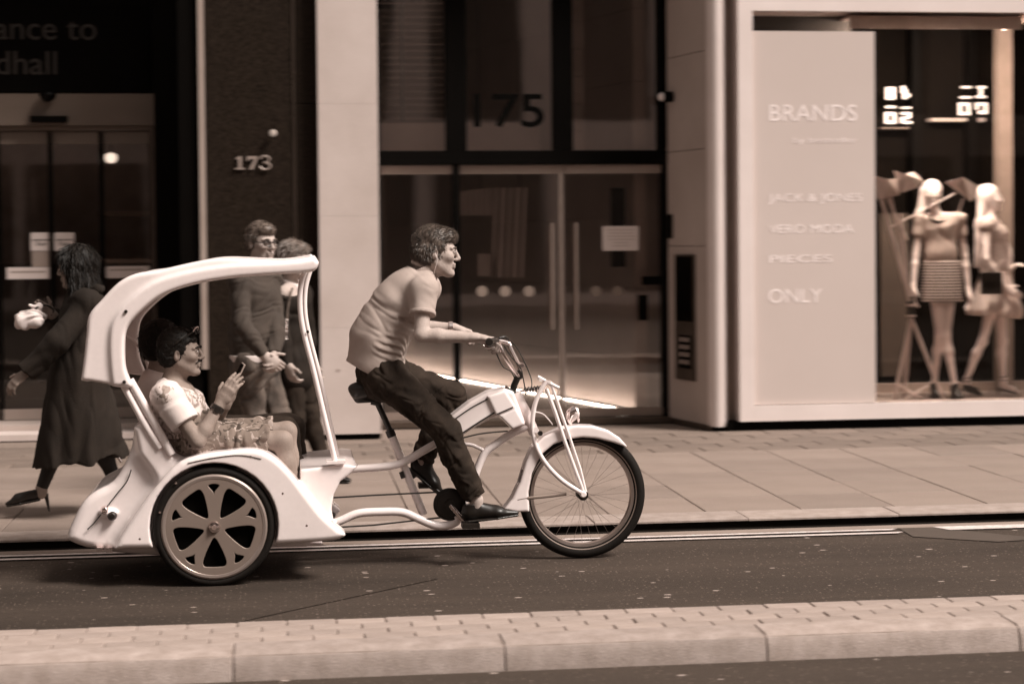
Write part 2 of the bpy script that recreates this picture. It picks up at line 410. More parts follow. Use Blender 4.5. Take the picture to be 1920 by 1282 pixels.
m_stone = mat('pale_stone', .47, .7, var=.10, scale=2, bump=.12, bscale=60, fine=.06)
m_trim = mat('pale_trim', .28, .45, var=.1, scale=3)
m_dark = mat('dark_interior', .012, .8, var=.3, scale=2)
m_lobby = mat('lobby_stone', .58, .45, var=.1, scale=2)
m_paper = mat('paper', .62, .8, var=.03)
m_ink = mat('ink', .03, .8)
m_glass = glassmat('window_glass', 1.55, .97); m_dglass2 = glassmat('door_glass', 1.95, .97); m_sglass = glassmat('shop_glass', 1.28, .98); m_dglass = glassmat('tinted_glass', 1.5, .5)
m_grey = mat('grey_stone_reveal', .36, .5, var=.08, scale=2, bump=.05)

# ---------------- ground sheets
def sheet(name, x0, x1, y0, y1, z, m, kind='structure', pts=None):
    bm = bmesh.new(); P = pts or [(x0,y0),(x1,y0),(x1,y1),(x0,y1)]
    bm.faces.new([bm.verts.new((p[0],p[1],z)) for p in P]); return tag(fin(name, bm, m), kind=kind)
sheet('ground', -900, 900, -900, 900, -.03, mat('far_ground', .12, .9))
road = sheet('road', -70, 70, -8, 10.32, 0, m_asph)
sheet('asphalt_patch', 0,0,0,0, .004, m_asph2, pts=[(-3.2,7.75),(-.62,7.75),(.75,9.0),(.78,9.62),(-3.2,9.62)])
sheet('gutter', -70, 70, 10.1, 10.212, .004, mat('gutter_stone', .19, .8, var=.2, scale=3, stretch=(.3,1,1)))
bm = bmesh.new()
for y0, y1 in ((9.91,9.955),(10.02,10.065)): 
    for x0, x1 in ((-60,3.45),):
        bm.faces.new([bm.verts.new((x,y,.008)) for x,y in ((x0,y0),(x1,y0),(x1+.05,y1),(x0,y1))])
tag(fin('double_yellow_line', bm, m_line), kind='structure')
bm = bmesh.new(); bm.faces.new([bm.verts.new((x,y,.008)) for x,y in ((3.78,9.97),(60,9.97),(60,10.09),(3.72,10.09))])
tag(fin('kerbside_line', bm, m_line), kind='structure')
sheet('repair_strip', 0,0,0,0, .0044, mat('old_patch', .047, .85, var=.2, scale=5), pts=[(3.50,9.80),(3.90,9.55),(4.2,9.6),(3.72,10.09),(3.52,10.09)])

# ---------------- pavement on the far side
PZ = .06
pv = tag(bx('pavement', -40, 40, 10.30, 19, -.02, PZ-.012, m_joint, None, 0), kind='structure')
def slabmesh(name, w, d, h, m, bev=.004):
    bm = bmesh.new(); box(bm, -w/2, w/2, -d/2, d/2, -h, 0)
    bmesh.ops.bevel(bm, geom=[e for e in bm.edges if all(v.co.z > -.001 for v in e.verts)], offset=bev, segments=1, affect='EDGES')
    me = bpy.data.meshes.new(name); bm.to_mesh(me); bm.free(); me.materials.append(m); return me
sw = .585; me_s = slabmesh('paving_slab', sw-.006, .60-.006, .04, m_slab, .003)
rows = [10.56+.3+.6*i for i in range(5)]
rr = random.Random(3)
for i, y in enumerate(rows):
    for j in range(-10, 8):
        x = 3.66+sw*(j+.5)+rr.uniform(-.002,.002)
        if x > 7.3 or x < -3.0: continue
        link('paving_slab', me_s, None, pv, Vector((x, y, PZ+rr.uniform(-.0015,.0012))))
me_st = slabmesh('dark_paving_sett', .39, .265, .04, m_sett)
for i in range(5):
    for j in range(-16, 20):
        x = 1.8+.40*(j+.5*(i%2)); y = 13.56+.14+.275*i
        if -3.6 < x < 7.2: link('paving_sett', me_st, None, pv, Vector((x, y, PZ+rr.uniform(-.0015,.001))))
me_k = slabmesh('kerb_stone', .904, .30, .014, m_kerb, .004)
for j in range(-6, 10): link('kerb_stone', me_k, None, pv, Vector((.4+.908*j, 10.40, PZ+.002+rr.uniform(-.001,.001))))

m_dband = mat('dark_band', .006, .8, var=.3, scale=8, spec=.1)  # near-black strips along the kerb foot and the gutter edge
bx('dark_kerb_band', -40, 40, 10.275, 10.298, -.01, PZ-.014, m_dband, pv, 0)
bx('dark_gutter_band', -40, 40, 10.215, 10.274, -.01, .006, m_dband, pv, 0)
# ---------------- traffic island in the foreground
isl = tag(bx('traffic_island', -6, 9, 7.05, 7.66, -.02, .094, m_joint2, None, 0), kind='structure')
me_b = slabmesh('brick', .2005, .094, .04, m_brick, .004)
for i in range(4):
    for j in range(-14, 26):
        x = .205*(j+.5*(i%2))+rr.uniform(-.002,.002)
        if -1.9 < x < 4.4: link('brick', me_b, None, isl, Vector((x, 7.29+.0985*i, .104+rr.uniform(-.002,.002))))
def kerbmesh(w):
    bm = bmesh.new(); pr = [(-.12,-.12),(-.115,-.05),(-.10,-.015),(-.07,-.003),(.09,0),(.09,-.12)]
    prism(bm, [(-w/2, a, b) for a, b in pr], (w,0,0)); bmesh.ops.recalc_face_normals(bm, faces=bm.faces)
    bmesh.ops.bevel(bm, geom=[e for e in bm.edges if abs(e.verts[0].co.x-e.verts[1].co.x) < 1e-6], offset=.004, segments=1, affect='EDGES')
    bmesh.ops.subdivide_edges(bm, edges=[e for e in bm.edges if abs(e.verts[0].co.x-e.verts[1].co.x) > .5], cuts=9)
    r = random.Random(5)
    for v in bm.verts:
        if abs(v.co.x) < w/2-.01: v.co.z += r.uniform(-.0018,.0018); v.co.y += r.uniform(-.002,.002)
    me = bpy.data.meshes.new('kerb_stone'); bm.to_mesh(me); bm.free(); smooth(me, 35); me.materials.append(m_kerb); return me
mk = kerbmesh(1.051)
for j in range(-4, 6): link('kerb_stone', mk, None, isl, Vector((.32+1.056*j, 7.145, .106)))

# ================= department store entrance on the left (173)
YD = 16.2
ent = empty('store_entrance', (-1.8, YD, PZ), 'dark recessed store entrance with glass sliding doors under a black fascia sign', 'entrance')
x0, x1 = -4.6, AX(298, YD)
z_op0, z_op1 = AZ(236, YD, 100), AZ(176, YD, 100)
bx('fascia_panel', x0, AX(292, YD), YD-.02, YD+.2, z_op1, 4.6, m_bgloss, ent)
sg = bx('fascia_sign', x0, AX(283, YD), YD-.06, YD-.021, z_op1+.01, AZ(12, YD, 100), m_black, ent, .002)
ml = mat('sign_letter', .016, .5)
text('lettering', 'Entrance to', AX(190, YD), AZ(76, YD, 100), YD-.062, .205, ml, sg, 'RIGHT')
text('lettering', 'Foodhall', AX(117, YD), AZ(141, YD, 100), YD-.062, .205, ml, sg, 'RIGHT')
op = bx('door_operator', x0, AX(296, YD), YD-.05, YD+.15, z_op0, z_op1-.003, m_band, ent)
dm = lt('dome_camera', [(0,.0),(.07,0),(.075,-.02),(.06,-.05),(.03,-.075),(0,-.08)], (AX(97,YD), YD-.13, z_op1-.004), m_bgloss, ent, 'Z', 24)
bx('motion_sensor', AX(62,YD), AX(132,YD), YD-.11, YD-.052, AZ(231,YD,97), AZ(219,YD,97), m_black, ent, .006)
bx('door_post', AX(284,YD), AX(300,YD), YD-.04, YD+.1, PZ, z_op0-.003, m_bronze, ent)
bx('top_rail', x0, AX(283,YD), YD, YD+.08, AZ(245,YD,100), z_op0-.003, m_band, ent)
zt = AZ(270, YD, 100)
for i, (a, b) in enumerate(((-85,-6),(1,92),(99,187),(195,281))):
    lf = bx('door_leaf', AX(a,YD), AX(b,YD), YD+.03, YD+.07, zt, AZ(247,YD,100), m_band, ent)
    bx('bottom_rail', AX(a,YD), AX(b,YD), YD+.02, YD+.07, AZ(790,YD,100)+.02, AZ(766,YD,100), m_trim, lf)
    bx('pane', AX(a,YD)+.005, AX(b,YD)-.005, YD+.045, YD+.055, AZ(766,YD,100), zt, m_glass, lf, 0)
for a in (-3, 95.5, 191): bx('door_stile', AX(a-3.5,YD), AX(a+3.5,YD), YD+.0, YD+.09, PZ+.1, AZ(247,YD,100), m_black, ent)
def sticker(par, a, b, c, d, Y, lines, dy=.004):
    s = bx('notice', AX(a,Y,(c+d)/2), AX(b,Y,(c+d)/2), Y-dy, Y-.001, AZ(d,Y,(a+b)/2), AZ(c,Y,(a+b)/2), m_paper, par, 0)
    return s
for (a,b,c,d) in ((58,96,436,470),(102,139,436,470)):
    s = sticker(ent, a, b, c, d, YD+.03, 1)
    bx('header_stripe', AX(a,YD)+.01, AX(b,YD)-.01, YD+.0245, YD+.0255, AZ(c+15,YD,90), AZ(c+13,YD,90), m_ink, s, 0)
    text('print', 'Door', AX((a+b)/2,YD+.02), AZ(460,YD,90), YD+.024, .03, m_ink, s, 'CENTER', .001, bold=.01)
for (a,b,c,d) in ((13,97,501,523),(199,280,499,521)):
    s = sticker(ent, a, b, c, d, YD+.03, 1)
    bx('print', AX(a,YD)+.02, AX(b,YD)-.06, YD+.0245, YD+.0255, AZ(c+10,YD,90), AZ(c+7,YD,90), m_trim, s, 0)
sk = sticker(ent, 60, 96, 471, 500, YD+.03, 0); sk.data.materials.clear(); sk.data.materials.append(m_trim)
stp = bx('door_step', x0, AX(372,15.5), 15.75, 16.9, PZ, .155, m_grey, ent, .01)
bx('door_step', x0, AX(372,15.3), 15.42, 15.745, PZ, .11, m_stone, ent, .01)
# room behind the doors
rm = empty('store_interior', (-2, 18, PZ), 'dim shop floor seen through the sliding doors with a ceiling lamp', 'interior')
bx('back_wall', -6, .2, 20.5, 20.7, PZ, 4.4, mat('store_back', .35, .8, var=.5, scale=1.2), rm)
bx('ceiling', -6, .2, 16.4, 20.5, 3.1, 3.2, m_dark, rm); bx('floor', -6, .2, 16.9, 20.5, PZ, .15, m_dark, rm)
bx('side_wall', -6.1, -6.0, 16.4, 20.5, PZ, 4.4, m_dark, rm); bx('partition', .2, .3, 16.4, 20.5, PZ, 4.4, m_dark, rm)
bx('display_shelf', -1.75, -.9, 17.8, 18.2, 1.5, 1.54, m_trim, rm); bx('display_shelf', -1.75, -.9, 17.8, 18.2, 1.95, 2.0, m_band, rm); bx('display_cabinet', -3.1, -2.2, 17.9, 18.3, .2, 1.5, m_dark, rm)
p = at(208, 296, 17.4)
lt('ceiling_lamp', [(0,-.05),(.035,-.045),(.055,-.01),(.05,.03),(.0,.05)], p, emat('lamp_glow', .8, .9), rm, 'Z', 20); tb('lamp_rod', [p+Vector((0,0,.05)), (p.x,p.y,3.1)], .006, m_black, rm)
# black recess and trim strip
wl = empty('granite_frontage', (-.2, 15.1, PZ), 'polished dark granite wall carrying the number 173', 'wall')
bx('recess_panel', AX(301,YD), AX(374,15.1), 15.6, 16.4, PZ, 4.6, m_bgloss, wl)
bx('recess_return', AX(340,15.3), AX(376,15.1), 15.12, 15.6, PZ, 4.6, m_black, wl)
bx('trim_strip', AX(376,15.1), AX(387,15.1), 15.08, 15.2, AZ(692,15.1,380), 4.6, m_trim, wl)
bx('plinth', AX(374,15.1), AX(598,15.1), 15.10, 15.3, PZ, AZ(780,15.1,480), m_gran, wl)
zb = AZ(780,15.1,480)+.004
gp = bx('granite_panel', AX(388.5,15.1), AX(551,15.1), 15.11, 15.3, zb, 4.6, m_gran, wl)
bx('granite_panel', AX(557,15.1), AX(598,15.1), 15.12, 15.3, zb, AZ(194,15.1,580)-.003, m_gran, wl)
bx('granite_panel', AX(557,15.1), AX(598,15.1), 15.12, 15.3, AZ(194,15.1,580)+.003, 4.6, m_gran, wl)
bx('metal_bead', AX(552,15.1)+.002, AX(556,15.1)-.002, 15.10, 15.3, zb, 4.6, m_bronze, wl, .001)
m_num = mat('brass_numeral', .30, .4, metal=.3)
nx, nz = AX(441,15.1,300), AZ(317,15.1,470)
Yn_ = 15.09
def NB(name, pts):
    bm = bmesh.new(); prism(bm, [at(x, y, Yn_) for x, y in pts], (0,.02,0)); return fin(name, bm, m_num, gp)
NB('numeral', [(447,294),(453,292.5),(453,315),(459,315),(459,318),(441,318),(441,315),(447,315),(447,298),(442,299),(442,297)])
NB('numeral', [(463,293),(483,293),(483,297),(474,318),(467,318),(477,298.5),(467,298.5),(466,302),(463,302)])
tb('numeral', [at(x,y,Yn_) for x,y in ((488,298),(492,293.5),(500,293),(505,298),(501,304),(495,305),(502,306),(507,312),(501,317.5),(493,317.5),(487,312))], .0075, m_num, gp, flat=1.0, sm=4, seg=6)
lt('spot_reflection', [(0,-.04),(.02,-.035),(.03,0),(0,.01)], at(512,250,15.07), emat('spot_reflection_glow', .3, .10), wl, 'Y', 16)  # spotlight reflection in the granite, modelled as a dim glowing disc

# ================= pale stone pillar
pl = empty('stone_pillar', (.55, 15.0, PZ), 'pale smooth stone pillar between the granite wall and the glass doors', 'pillar')
xa, xb = AX(599,15.0), AX(711,15.0)
zz = [.10, .98, 1.90, 2.82, 3.74, 4.66]
for i in range(5):
    bx('stone_block', xa, xb, 15.0, 15.95, zz[i]+.0005, zz[i+1]-.0005, m_stone, pl, .003)
bx('shadow_gap', xa+.01, xb+.0, 15.02, 15.95, PZ, .0985, m_black, pl, 0)
for (a,b) in ((635,693),(700,640)): lt('bolt', [(0,-.006),(.010,-.005),(.012,0)], at(a,b,14.999), m_trim, pl, 'Y', 12)

# ================= glazed office entrance 175
YG = 15.9
of = empty('office_entrance', (2.1, YG, PZ), 'glazed office entrance with black mullions and the number 175', 'entrance')
bx('transom', AX(712,YG), AX(1250,YG), YG-.06, YG+.10, AZ(308,YG,980), AZ(283,YG,980), m_black, of)
for a,b,z0_ in ((835,873,0),(1036,1072,0),(1233,1250,0)): bx('mullion', AX(a,YG,150), AX(b,YG,150), YG-.06, YG+.1, AZ(282.5,YG,980), 4.6, m_black, of)
bx('mullion', AX(850,YG,550), AX(862,YG,550), YG-.05, YG+.1, .13, AZ(308.5,YG,980), m_black, of)
bx('mullion', AX(1241,YG,550), AX(1250,YG,550), YG-.06, YG+.1, PZ, AZ(308.5,YG,980), m_black, of)
bx('mullion', AX(709,YG,550), AX(714,YG,550), YG-.05, YG+.1, PZ, 4.6, m_black, of)
for a,b in ((714,835),(873,1036),(1072,1233)):
    p_ = bx('pane', AX(a,YG,150), AX(b,YG,150), YG+.01, YG+.02, AZ(283,YG,980), 4.6, m_dglass2, of, 0)
    if a == 873: pane175 = p_
nz = AZ(237,YG,950)
text('numerals', '175', AX(888,YG,205), nz, YG+.004, AZ(176,YG,950)-nz, m_black, pane175, 'LEFT', .008, width=AX(1020,YG,205)-AX(888,YG,205), bold=.012)
for a,b in ((715,849),(863,1048),(1058,1240)):
    rl = bx('door_leaf' if a > 800 else 'side_panel', AX(a,YG), AX(b,YG), YG-.01, YG+.04, AZ(326,YG,980), AZ(310,YG,980), m_steel, of)
    bx('pane', AX(a,YG)+.002, AX(b,YG)-.002, YG+.01, YG+.022, AZ(768,YG,980), AZ(326,YG,980), m_dglass2, rl, 0)
    bx('bottom_rail', AX(a,YG), AX(b,YG), YG-.01, YG+.04, AZ(783,YG,980), AZ(768,YG,980), m_steel, rl)
    if a > 800:
        hx = AX(1034 if a < 900 else 1079, YG, 520)
        hn = tb('handle', [(hx,YG-.05,AZ(418,YG,1050)), (hx,YG-.05,AZ(617,YG,1050))], .017, m_steel, rl, sm=1)
        for q in (432, 603): tb('handle_mount', [(hx,YG-.05,AZ(q,YG,1050)), (hx,YG+.01,AZ(q,YG,1050))], .008, m_steel, hn, sm=1)
        c_ = AX(1046 if a < 900 else 1066, YG, 318)
        lt('pivot_cap', [(0,-.012),(.018,-.01),(.02,0)], (c_, YG-.01, AZ(318,YG,1050)), m_steel, rl, 'Y', 16)
bx('stile', AX(1049,YG,550), AX(1057,YG,550), YG-.012, YG+.045, AZ(783,YG,980), AZ(310,YG,980), m_steel, of)
nt_ = bx('notice', AX(1130,YG), AX(1197,YG), YG+.002, YG+.008, AZ(470,YG,1160), AZ(424,YG,1160), m_paper, of, .001)
for i, (w0, w1) in enumerate(((1137,1190),(1140,1188),(1136,1191),(1139,1189),(1150,1178),(1148,1180))):
    z_ = AZ(431+i*6, YG, 1160); bx('print', AX(w0,YG), AX(w1,YG), YG+.0005, YG+.0018, z_-.003, z_+.002, m_trim, nt_, 0)
# door dots on the glass
m_dot = mat('frosted_dot', .17, .7)
for a in (904, 947, 992, 1118, 1158):
    lt('glass_dot', [(0,0),(.048,0),(.048,-.001),(0,-.001)], at(a,546,YG+.008), m_dot, of, 'Y', 24)
bx('door_lock', AX(1196,YG), AX(1212,YG), YG-.05, YG+.01, AZ(600,YG,1200), AZ(553,YG,1200), m_black, of, .012)
bx('door_latch', AX(1203,YG), AX(1236,YG), YG-.04, YG+.01, AZ(534,YG,1200), AZ(518,YG,1200), m_black, of, .006)
bx('threshold', AX(712,YG), AX(1250,YG), YG-.14, YG+.2, PZ, AZ(784,YG,980), m_bronze, of, .006)
# lobby behind
lb = empty('lobby', (2.2, 18, PZ), 'office lobby behind the glass doors with a glowing strip along its slanting wall', 'interior')
zf = .15
def onz(px, py, z):
    r = CF + CR*((px-960)/FPX) + CU*((641+SHY*1920-py)/FPX); t = (z-EYE)/r.z
    return Vector((r.x*t, r.y*t, z))
wa, wb = onz(1192,769,zf), onz(790,697,zf)
dv = (wb-wa).normalized(); wb = wa+dv*((wb-wa).length+1.5); wa = wa-dv*max(0, min(.28, (wa.y-YG-.16)/max(dv.y,.01))); nv = Vector((dv.y, -dv.x, 0))
if nv.y > 0: nv = -nv
L_ = (wb-wa).length
# slanting stone wall in courses
zc = [zf+.012, .62, 1.25, 1.88, 2.5, 3.1, 3.75, 4.5]
for i in range(len(zc)-1):
    nx_ = 3
    for j in range(nx_):
        a = wa+dv*(L_*j/nx_+.002); b = wa+dv*(L_*(j+1)/nx_-.002)
        bm = bmesh.new(); prism(bm, [(a.x,a.y,zc[i]+.003),(b.x,b.y,zc[i]+.003),(b.x,b.y,zc[i+1]-.003),(a.x,a.y,zc[i+1]-.003)], -nv*.12); fin('wall_panel', bm, m_lobby, lb)
a, b = wa+nv*.11, wb+nv*.11
bm = bmesh.new(); prism(bm, [(a.x,a.y,zf+.002),(b.x,b.y,zf+.002),(b.x,b.y,zf+.014),(a.x,a.y,zf+.014)], -nv*.022); fin('light_strip', bm, emat('strip_light', .8, 11.0), lb)
bm = bmesh.new(); bm.faces.new([bm.verts.new(q) for q in ((.7,YG+.2,zf),(3.6,YG+.2,zf),(8,24,zf),(.7,24,zf))]); fin('floor', bm, mat('lobby_floor', .035, .35), lb)
bx('back_wall', .4, 6, 22.5, 22.7, PZ, 4.6, mat('lobby_back', .40, .7, var=.5, scale=1.5), lb)
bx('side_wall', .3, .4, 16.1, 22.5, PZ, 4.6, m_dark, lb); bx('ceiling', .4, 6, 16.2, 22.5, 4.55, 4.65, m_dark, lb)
# near wall stub at right of the door
bx('door_jamb_wall', AX(1185,16.4), AX(1262,16.2), 16.25, 16.4, zf, 4.55, m_lobby, lb)
bx('wall_intercom', AX(1143,16.3), AX(1171,16.3), 16.18, 16.246, AZ(500,16.3,1150), AZ(353,16.3,1150), m_black, lb, .008)
m_bulk = mat('bulkhead', .75, .7, var=.05)
bx('bulkhead', AX(712,16.5,250), AX(834,16.5,250), 16.5, 16.8, AZ(290,16.5,900), AZ(231,16.5,900), m_bulk, lb)
bx('bulkhead', AX(872,16.5,250), AX(1012,16.5,250), 16.5, 16.8, AZ(290,16.5,900), AZ(231,16.5,900), m_bulk, lb)
m_slat = add_rand(mat('blind_slat', .35, .6, var=.2, scale=6, stretch=(.2,1,1)), .35)
me_sl = slabmesh('blind_slat', AX(835,16.7,150)-AX(705,16.7,150), .05, .008, m_slat, .001)
bl = empty('window_blind', (AX(775,16.7,150), 16.7, AZ(228,16.7,775)), 'horizontal slatted blind behind the upper left pane beside the pillar', 'blind')
for i in range(20): link('blind_slat', me_sl, None, bl, Vector((0, 0, .03+.062*i)))
tb('ladder_cord', [(AX(757,16.7),16.665,bl.location.z),(AX(757,16.7),16.665,4.3)], .012, m_black, bl, sm=1)
for i in range(9):
    z_ = 2.45+i*.26; bx('wall_panel', AX(1072,17.0,150), AX(1166,17.0,150), 17.0, 17.1, z_+.004, z_+.256, add_rand(mat('lobby_panel', .55, .6, var=.2, scale=2), .2) if i == 0 else MATS['lobby_panel'], lb)
bm = bmesh.new()
hg = empty('stripe_reflection', at(950,435,17.1), 'reflection in the left glass door built as pale upright stripes', 'reflection')  # reflection in the door glass, built as pale stripes inside the lobby
m_fin = mat('reflection_stripe', .92, .7, var=.08)
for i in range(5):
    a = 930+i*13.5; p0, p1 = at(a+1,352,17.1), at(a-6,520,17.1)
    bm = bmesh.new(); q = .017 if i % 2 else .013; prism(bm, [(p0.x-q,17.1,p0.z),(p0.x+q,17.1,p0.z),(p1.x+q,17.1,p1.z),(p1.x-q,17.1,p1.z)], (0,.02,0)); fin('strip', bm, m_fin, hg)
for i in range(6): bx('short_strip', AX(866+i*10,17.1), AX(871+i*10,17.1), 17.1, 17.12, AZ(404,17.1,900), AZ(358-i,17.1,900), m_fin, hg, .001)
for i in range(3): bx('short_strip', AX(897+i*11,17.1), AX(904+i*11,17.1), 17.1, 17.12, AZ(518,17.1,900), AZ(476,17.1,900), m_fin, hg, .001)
tb('stripe_wire', [at(900,356,17.11), (at(900,356,17.11).x,17.11,4.5)], .004, m_black, hg, sm=1); tb('stripe_wire', [at(975,350,17.11), (at(975,350,17.11).x,17.11,4.5)], .004, m_black, hg, sm=1)  # wires added to carry the reflection stripes
lamp = at(1249,182,15.72)
wl_ = empty('wall_lamp', lamp, 'small round white lamp on the reveal beside the black mullion', 'lamp')
lt('lamp_body', [(0,-.03),(.045,-.028),(.05,.0),(.045,.06),(0,.06)], lamp, m_black, wl_, 'X', 20)
lt('lamp_glass', [(0,-.075),(.02,-.07),(.036,-.05),(.04,-.031),(0,-.031)], lamp, mat('opal', .75, .3), wl_, 'X', 20)
bm.free()

# ================= splayed reveal wall and rounded column
rv = empty('reveal_wall', (3.5, 15.4, PZ), 'splayed side wall of pale panels with a door entry intercom', 'wall')
A0 = Vector((AX(1250,YG), YG-.06, 0)); A1 = Vector((AX(1331,15.05), 15.05, 0)); rd_ = (A1-A0).normalized(); rn = Vector((-rd_.y, rd_.x, 0))
if rn.x > 0: rn = -rn
def rvbox(name, s0, s1, z0, z1, o0, o1, m, par, bev=.003):
    """box on the reveal: s along the wall 0..1, o outward"""
    L = (A1-A0).length; a = A0+rd_*L*s0+rn*o0; b = A0+rd_*L*s1+rn*o0; bm = bmesh.new()
    prism(bm, [(a.x,a.y,z0),(b.x,b.y,z0),(b.x,b.y,z1),(a.x,a.y,z1)], rn*(o1-o0)); return fin(name, bm, m, par, None, bev)
for z0, z1 in ((.10,1.62),(1.626,2.45),(2.456,3.28),(3.286,4.5)):
    rvbox('wall_panel', 0, 1, z0, z1, -.15, 0, m_grey, rv)
rvbox('skirting', 0, 1, PZ, .097, -.15, .008, m_bronze, rv)
def S(px): return max(0, min(1, (px-1250)/81.0))**1.05
ic = rvbox('intercom', S(1268), S(1305), AZ(712,15.5,1285), AZ(477,15.5,1285), .001, .02, m_bronze, rv, .004)
rvbox('screen', S(1271), S(1303), AZ(602,15.5,1285), AZ(481,15.5,1285), .021, .026, m_bgloss, ic)
rvbox('keypad', S(1276), S(1300), AZ(690,15.5,1285), AZ(628,15.5,1285), .021, .026, m_black, ic)
for i in range(4):
    for j in range(2): rvbox('button', S(1280+j*10), S(1286+j*10), AZ(682-i*14,15.5,1285), AZ(674-i*14,15.5,1285), .0265, .032, m_trim, ic)
rvbox('handle_slot', S(1253), S(1261), AZ(447,15.8,1257), AZ(402,15.8,1257), .001, .012, m_black, rv)
co = empty('rounded_column', (3.66, 15.1, PZ), 'white round-edged column between the entrance and the shop window', 'column')
cx0, cx1 = AX(1331,15.0), AX(1366,15.0); rr_ = (cx1-cx0)/2
bm = bmesh.new(); pts = [(cx0+rr_-rr_*math.cos(math.pi*i/14), 15.0+.10-.10*math.sin(math.pi*i/14)) for i in range(15)]
prism(bm, [(x,y,.09) for x,y in pts]+[(cx1,15.6,.09),(cx0,15.6,.09)], (0,0,4.5)); fin('column_shaft', bm, m_white, co, 40)
bm = bmesh.new(); prism(bm, [(x,y+.012,PZ) for x,y in pts]+[(cx1,15.6,PZ),(cx0,15.6,PZ)], (0,0,.028)); fin('column_foot', bm, m_black, co)
bx('infill_strip', cx1+.003, AX(1386,15.1), 15.14, 15.6, PZ, 4.6, mat('infill', .22, .6), co)

# ================= fashion shop window
YS = 15.0
sh = empty('shop_window', (5.2, YS, PZ), 'shop window in a thick white frame with a pale panel of brand lettering', 'shop window')
fx0, fx1, fx2 = AX(1386,YS-.06), AX(1413,YS-.06), 8.2
zb0, zb1, zt0 = AZ(790,YS-.06,1413), AZ(761,YS-.06,1413), AZ(21,YS-.06,1500)
bx('frame_upright', fx0, fx1, YS-.06, YS+.5, zb0, 4.6, m_wframe, sh, .006)
bx('frame_sill', fx1+.001, fx2, YS-.06, YS+.2, zb0, zb1, m_wframe, sh, .006)
bx('frame_head', fx1+.001, fx2, YS-.06, YS+.3, zt0, 4.6, m_wframe, sh, .006)
bx('plinth', fx0-.1, fx2, YS-.02, YS+.4, PZ, zb0-.003, m_black, sh, 0)
bx('pane', fx1+.002, fx2, YS+.0, YS+.01, zb1+.002, zt0-.002, m_sglass, sh, 0)
m_pan = mat('pale_panel', .50, .5, var=.03, scale=.8)
px1 = AX(1641,YS-.03); pz0, pz1 = AZ(757,YS-.03,1500), AZ(59,YS-.03,1500)
pn = bx('brand_panel', fx1+.004, px1, YS-.03, YS-.002, pz0, pz1, m_pan, sh, .003)
bx('panel_backing', fx1+.004, px1-.1, YS+.3, YS+.4, pz1-.4, zt0+.2, m_dark, sh, 0)
m_let = mat('white_letter', .80, .35)
def wtxt(s, a, b, y0, y1, par=pn, bold=0):
    bold = 0
    z0, z1 = AZ(y1,YS-.03,1500), AZ(y0,YS-.03,1500); text('lettering', s, AX(a,YS-.03,y0), z0, YS-.0318, z1-z0, m_let, par, 'LEFT', .0015, width=AX(b,YS-.03,y0)-AX(a,YS-.03,y0), bold=bold)
wtxt('BRANDS', 1443, 1606, 196, 227, bold=0); wtxt('by bestseller', 1487, 1607, 258, 268, bold=0)
wtxt('JACK & JONES', 1441, 1616, 363, 378); wtxt('VERO MODA', 1441, 1600, 421, 437); wtxt('PIECES', 1443, 1560, 478, 492, bold=0); wtxt('ONLY', 1441, 1541, 541, 567, bold=.01)
YP, YQ = 15.17, 16.15
bx('corner_post', AX(1873,YQ), AX(1899,YQ), YQ, YQ+.12, zb1-.03, AZ(40,YQ,1880), mat('post', .20, .5), sh, .006)
zl = AZ(58,YP,1700)
bx('light_beam', AX(1586,YP), AX(1905,YP), YP-.14, YP-.12, zl, AZ(34,YP,1700), mat('beam', .40, .5), sh, .004)
bx('light_beam', AX(1586,YP), AX(1905,YP), YP-.12, YP+.2, AZ(38,YP,1700), AZ(34,YP,1700), MATS['beam'], sh, .002)
z1_, z0_ = AZ(38,YP,1700)-.004, zl+.006
bm = bmesh.new(); prism(bm, [(AX(1640,YP),YP-.115,z1_),(AX(1640,YP),YP-.115,z0_),(AX(1640,YP),YP+.02,z1_)], (AX(1893,YP)-AX(1640,YP),0,0)); fin('added_glow_wedge', bm, emat('added_wedge_glow', .8, 165.0), sh)  # glowing wedge added behind the lip, out of view, to brighten the mannequins
bm = bmesh.new(); prism(bm, [(AX(1880,YP),YP-.03,AZ(58,YP,1880)),(AX(1990,YP),YP-.03,AZ(20,YP,1990)),(AX(1990,YP),YP-.03,AZ(0,YP,1990)),(AX(1880,YP),YP-.03,AZ(40,YP,1880))], (0,-.06,0)); fin('light_beam', bm, MATS['beam'], sh)
m_sf = mat('display_floor', .34, .6)
bx('display_floor', fx1, fx2, YS+.2, 16.5, zb1-.1, zb1-.03, m_sf, sh, 0); bx('display_floor_front', fx1, fx2, YS+.2, YS+.205, zb1-.03, zb1-.02, m_sf, sh, 0)
bx('back_rail', px1, fx2, 16.3, 16.4, zb1-.03, zb1+.05, m_trim, sh)
bx('back_wall', 3.8, 8.4, 16.9, 17.0, PZ, 4.6, mat('shop_back', .003, .9, var=.6, scale=1.5, spec=.05), sh, 0)
bx('side_wall', 3.62, 3.76, 15.6, 16.9, PZ, 4.6, m_dark, sh, 0); bx('ceiling', 3.8, 8.4, 15.4, 16.9, zt0+.35, zt0+.45, m_dark, sh, 0)
bx('hanging_fabric', AX(1648,16.6), AX(1700,16.6), 16.55, 16.6, zb1+.1, AZ(400,16.6,1680), mat('dark_fabric', .045, .9), sh, .01)
bx('back_shelf', AX(1740,16.85), AX(1840,16.85), 16.75, 16.88, AZ(229,16.85,1790), AZ(223,16.85,1790), m_stone, sh, .003)
bx('back_shelf', AX(1645,16.85), AX(1700,16.85), 16.75, 16.88, AZ(243,16.85,1670), AZ(240,16.85,1670), m_band, sh, .003)
for a in (1705, 1810): bx('back_column', AX(a,16.8), AX(a+17,16.8), 16.7, 16.85, 1.2, 4.3, m_black, sh)
